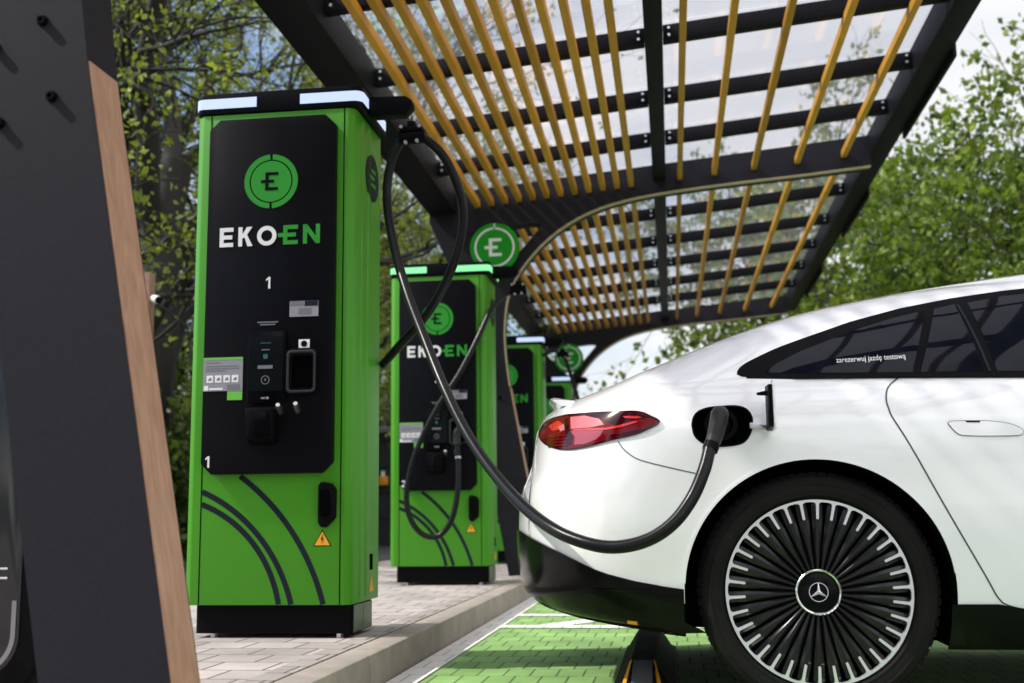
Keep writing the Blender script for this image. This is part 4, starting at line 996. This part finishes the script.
# ================================================================== trees
def tree(seed, h, spread, nleaf, leaf, lm, gap=.0, trunk_r=.14, lean=(0, 0), depth=5, first=.28, droop=.0, cl=.075):
    """trunk and limbs grown branch by branch; leaves hang in clumps along the outer twigs. Returns (trunk bm, crown bm)"""
    rnd = random.Random(seed); tb = BM(); lb = BM(); twigs = []
    def grow(p, d, ln, r, lev):
        n = 5; pts = [p]; rad = [r]
        for i in range(n):
            j = .22 if lev else .10
            d = (d+Vector((rnd.gauss(0, j), rnd.gauss(0, j), rnd.gauss(0, j*.6)+(.05 if lev < 3 else -droop)))).normalized()
            p = p+d*ln/n; pts.append(p); rad.append(r*(1-.45*(i+1)/n))
        tube(tb, pts, rad, 7 if lev < 2 else 5 if lev < 4 else 3, caps=False)
        if lev >= depth-2: twigs.append((pts, lev))
        if lev >= depth: return
        k = rnd.randint(3, 4) if lev else rnd.randint(5, 7)
        for c in range(k):
            t = (first+(1-first)*(c+rnd.random()*.7)/k) if lev == 0 else .25+.75*(c+rnd.random())/k
            i = min(n-1, int(t*n)); q = pts[i].lerp(pts[i+1], t*n-i if t < 1 else 1)
            ax = (pts[i+1]-pts[i]).normalized(); az = rnd.random()*2*math.pi
            perp = ax.orthogonal().normalized(); perp = Matrix.Rotation(az, 3, ax) @ perp
            ang = R(rnd.uniform(28, 62)); nd = ax*math.cos(ang)+perp*math.sin(ang)*spread; nd.z += .10
            grow(q, nd.normalized(), ln*rnd.uniform(.52, .78), rad[i]*rnd.uniform(.45, .68), lev+1)
        if lev: grow(pts[-1], d, ln*.62, rad[-1]*.9, lev+1)
    grow(Vector((0, 0, 0)), Vector((lean[0], lean[1], 1)).normalized(), h*.50, trunk_r, 0)
    per = max(1, nleaf//max(1, len(twigs)))
    for pts, lev in twigs:
        if rnd.random() < gap: continue
        clumps = []
        for _ in range(3):
            t = rnd.random()**.7*(len(pts)-1.001); i = int(t); clumps.append(pts[i].lerp(pts[i+1], t-i)+Vector((rnd.gauss(0, .05), rnd.gauss(0, .05), rnd.gauss(0, .05))))
        for _ in range(int(per*rnd.uniform(.2, 2.0))):
            q = rnd.choice(clumps)+Vector((rnd.gauss(0, cl), rnd.gauss(0, cl), rnd.gauss(-.02, cl*.7)))
            a = Vector((rnd.gauss(0, 1), rnd.gauss(0, 1), rnd.gauss(0, .7))).normalized(); b = a.orthogonal().normalized(); b = Matrix.Rotation(rnd.random()*6.3, 3, a) @ b; c = a.cross(b)
            s = leaf*rnd.uniform(.5, 1.4)
            vs = [lb.verts.new(q+b*s*u+c*s*w+a*s*e) for u, w, e in ((-.5, 0, 0), (-.05, .34, .08), (.55, 0, -.05), (-.05, -.34, .08))]
            lb.faces.new((vs[0], vs[1], vs[2], vs[3]))
    return tb, lb
def plant(bms, name, label, cat, loc, group, lm, rot=0, scale=1):
    t = thing(name, label, cat, loc, group); tb, lb = bms
    for nm, b, mm, sm in (('trunk', tb, M['bark'], 60), ('crown', lb, lm, 0)):
        me = bpy.data.meshes.new(nm); b.to_mesh(me); b.free(); me.materials.append(mm)
        if sm:
            for p in me.polygons: p.use_smooth = True
        o = bpy.data.objects.new(nm, me); C.objects.link(o); o.parent = t
    t.rotation_euler.z = rot; t.scale = (scale,)*3
    return t
def again(t, label, loc, rot, scale=1, name=None):
    c = dup_tree(t); c.location = loc; c.rotation_euler.z = rot; c.scale = (scale,)*3; c['label'] = label; return c
TG = 'trees behind the charging stations'; TR = 'trees beyond the white car'
t1 = plant(tree(11, 9.5, 1.0, 24000, .074, None, gap=.38, trunk_r=.36, lean=(.22, .0), first=.16), 'broadleaf_tree', 'half bare tree with thick dark forked limbs left of the first station', 'tree', (-5.9, 12.2, 0), TG, M['leafA'])
t2 = plant(tree(23, 8.5, 1.0, 36000, .074, None, gap=.15, trunk_r=.18, first=.15), 'broadleaf_tree', 'leafy spring tree rising behind the gap between stations 1 and 2', 'tree', (-5.6, 17.5, 0), TG, M['leafA'])
again(t1, 'thin leaved tree at the far left edge behind the leaning pillar', (-8.6, 15.5, 0), 2.1, 1.05)
again(t2, 'tree with yellow green leaves directly behind the second station', (-6.3, 23.0, 0), 1.3, 1.0)
again(t2, 'tree near the end of the row, beyond the farthest station', (-7.6, 31, 0), 5.2, 1.0)
m1 = plant(tree(42, 7.6, .95, 26000, .108, None, gap=.28, trunk_r=.17, first=.08, depth=5), 'maple_tree', 'tall fresh green tree right of the canopy end, behind the car roof', 'tree', (4.9, 16.5, 0), TR, M['leafB'], 0, .93)
again(m1, 'tall fresh green tree at the right edge of the picture', (7.2, 17.5, 0), 2.2, .88)
again(m1, 'green tree showing through the right glass panes of the canopy', (4.5, 20.0, 0), 4.0, 1.18)
b1 = plant(tree(77, 3.4, 1.1, 5000, .11, None, gap=.0, trunk_r=.06, first=.05, depth=4), 'large_shrub', 'bright yellow green shrub below the far end of the canopy', 'shrub', (2.3, 18.0, 0), 'shrubs beyond the car', M['leafY'])
again(b1, 'bright green shrub above the rear window of the car', (3.2, 18.0, 0), 1.7, 1.05)
again(b1, 'small pale shrub standing alone in the white sky above the car tail', (1.0, 27.0, 0), 3.0, .66)
h1 = plant(tree(91, 2.6, 1.3, 14000, .10, None, gap=.0, trunk_r=.05, first=.03, depth=4), 'hedge_shrub', 'dark hedge bush low between the leaning pillar and station 1', 'shrub', (-5.9, 11.0, 0), 'hedge bushes behind the lane', M['leafC'])
for k, (x, y, r_, lab) in enumerate(((-6.6, 13.2, 1.0, 'dark hedge bush farther back left of station 1'), (-6.4, 15.6, 2.3, 'hedge bush behind the first station'), (-6.9, 17.9, 4.0, 'hedge bush left of the dark shed'), (-7.3, 9.4, 5.0, 'hedge bush at the far left behind the leaning pillar'), (-7.9, 20.5, .6, 'hedge bush beyond the dark shed'))):
    again(h1, lab, (x, y, 0), r_, 1.0+.1*(k % 3))

# unseen trees added behind the viewer to darken reflections in panes and paint
TB = 'unseen trees added behind the viewer'
for k, (x, y, r_) in enumerate(((-9, -7, .4), (-4.5, -9.5, 1.9), (.5, -10.5, 3.0), (5.5, -10, 4.1), (10.5, -8.5, 5.5))):
    c = again(m1, 'unseen tree added behind the viewer to darken the car window reflections', (x, y, 0), r_, .62); c['group'] = TB
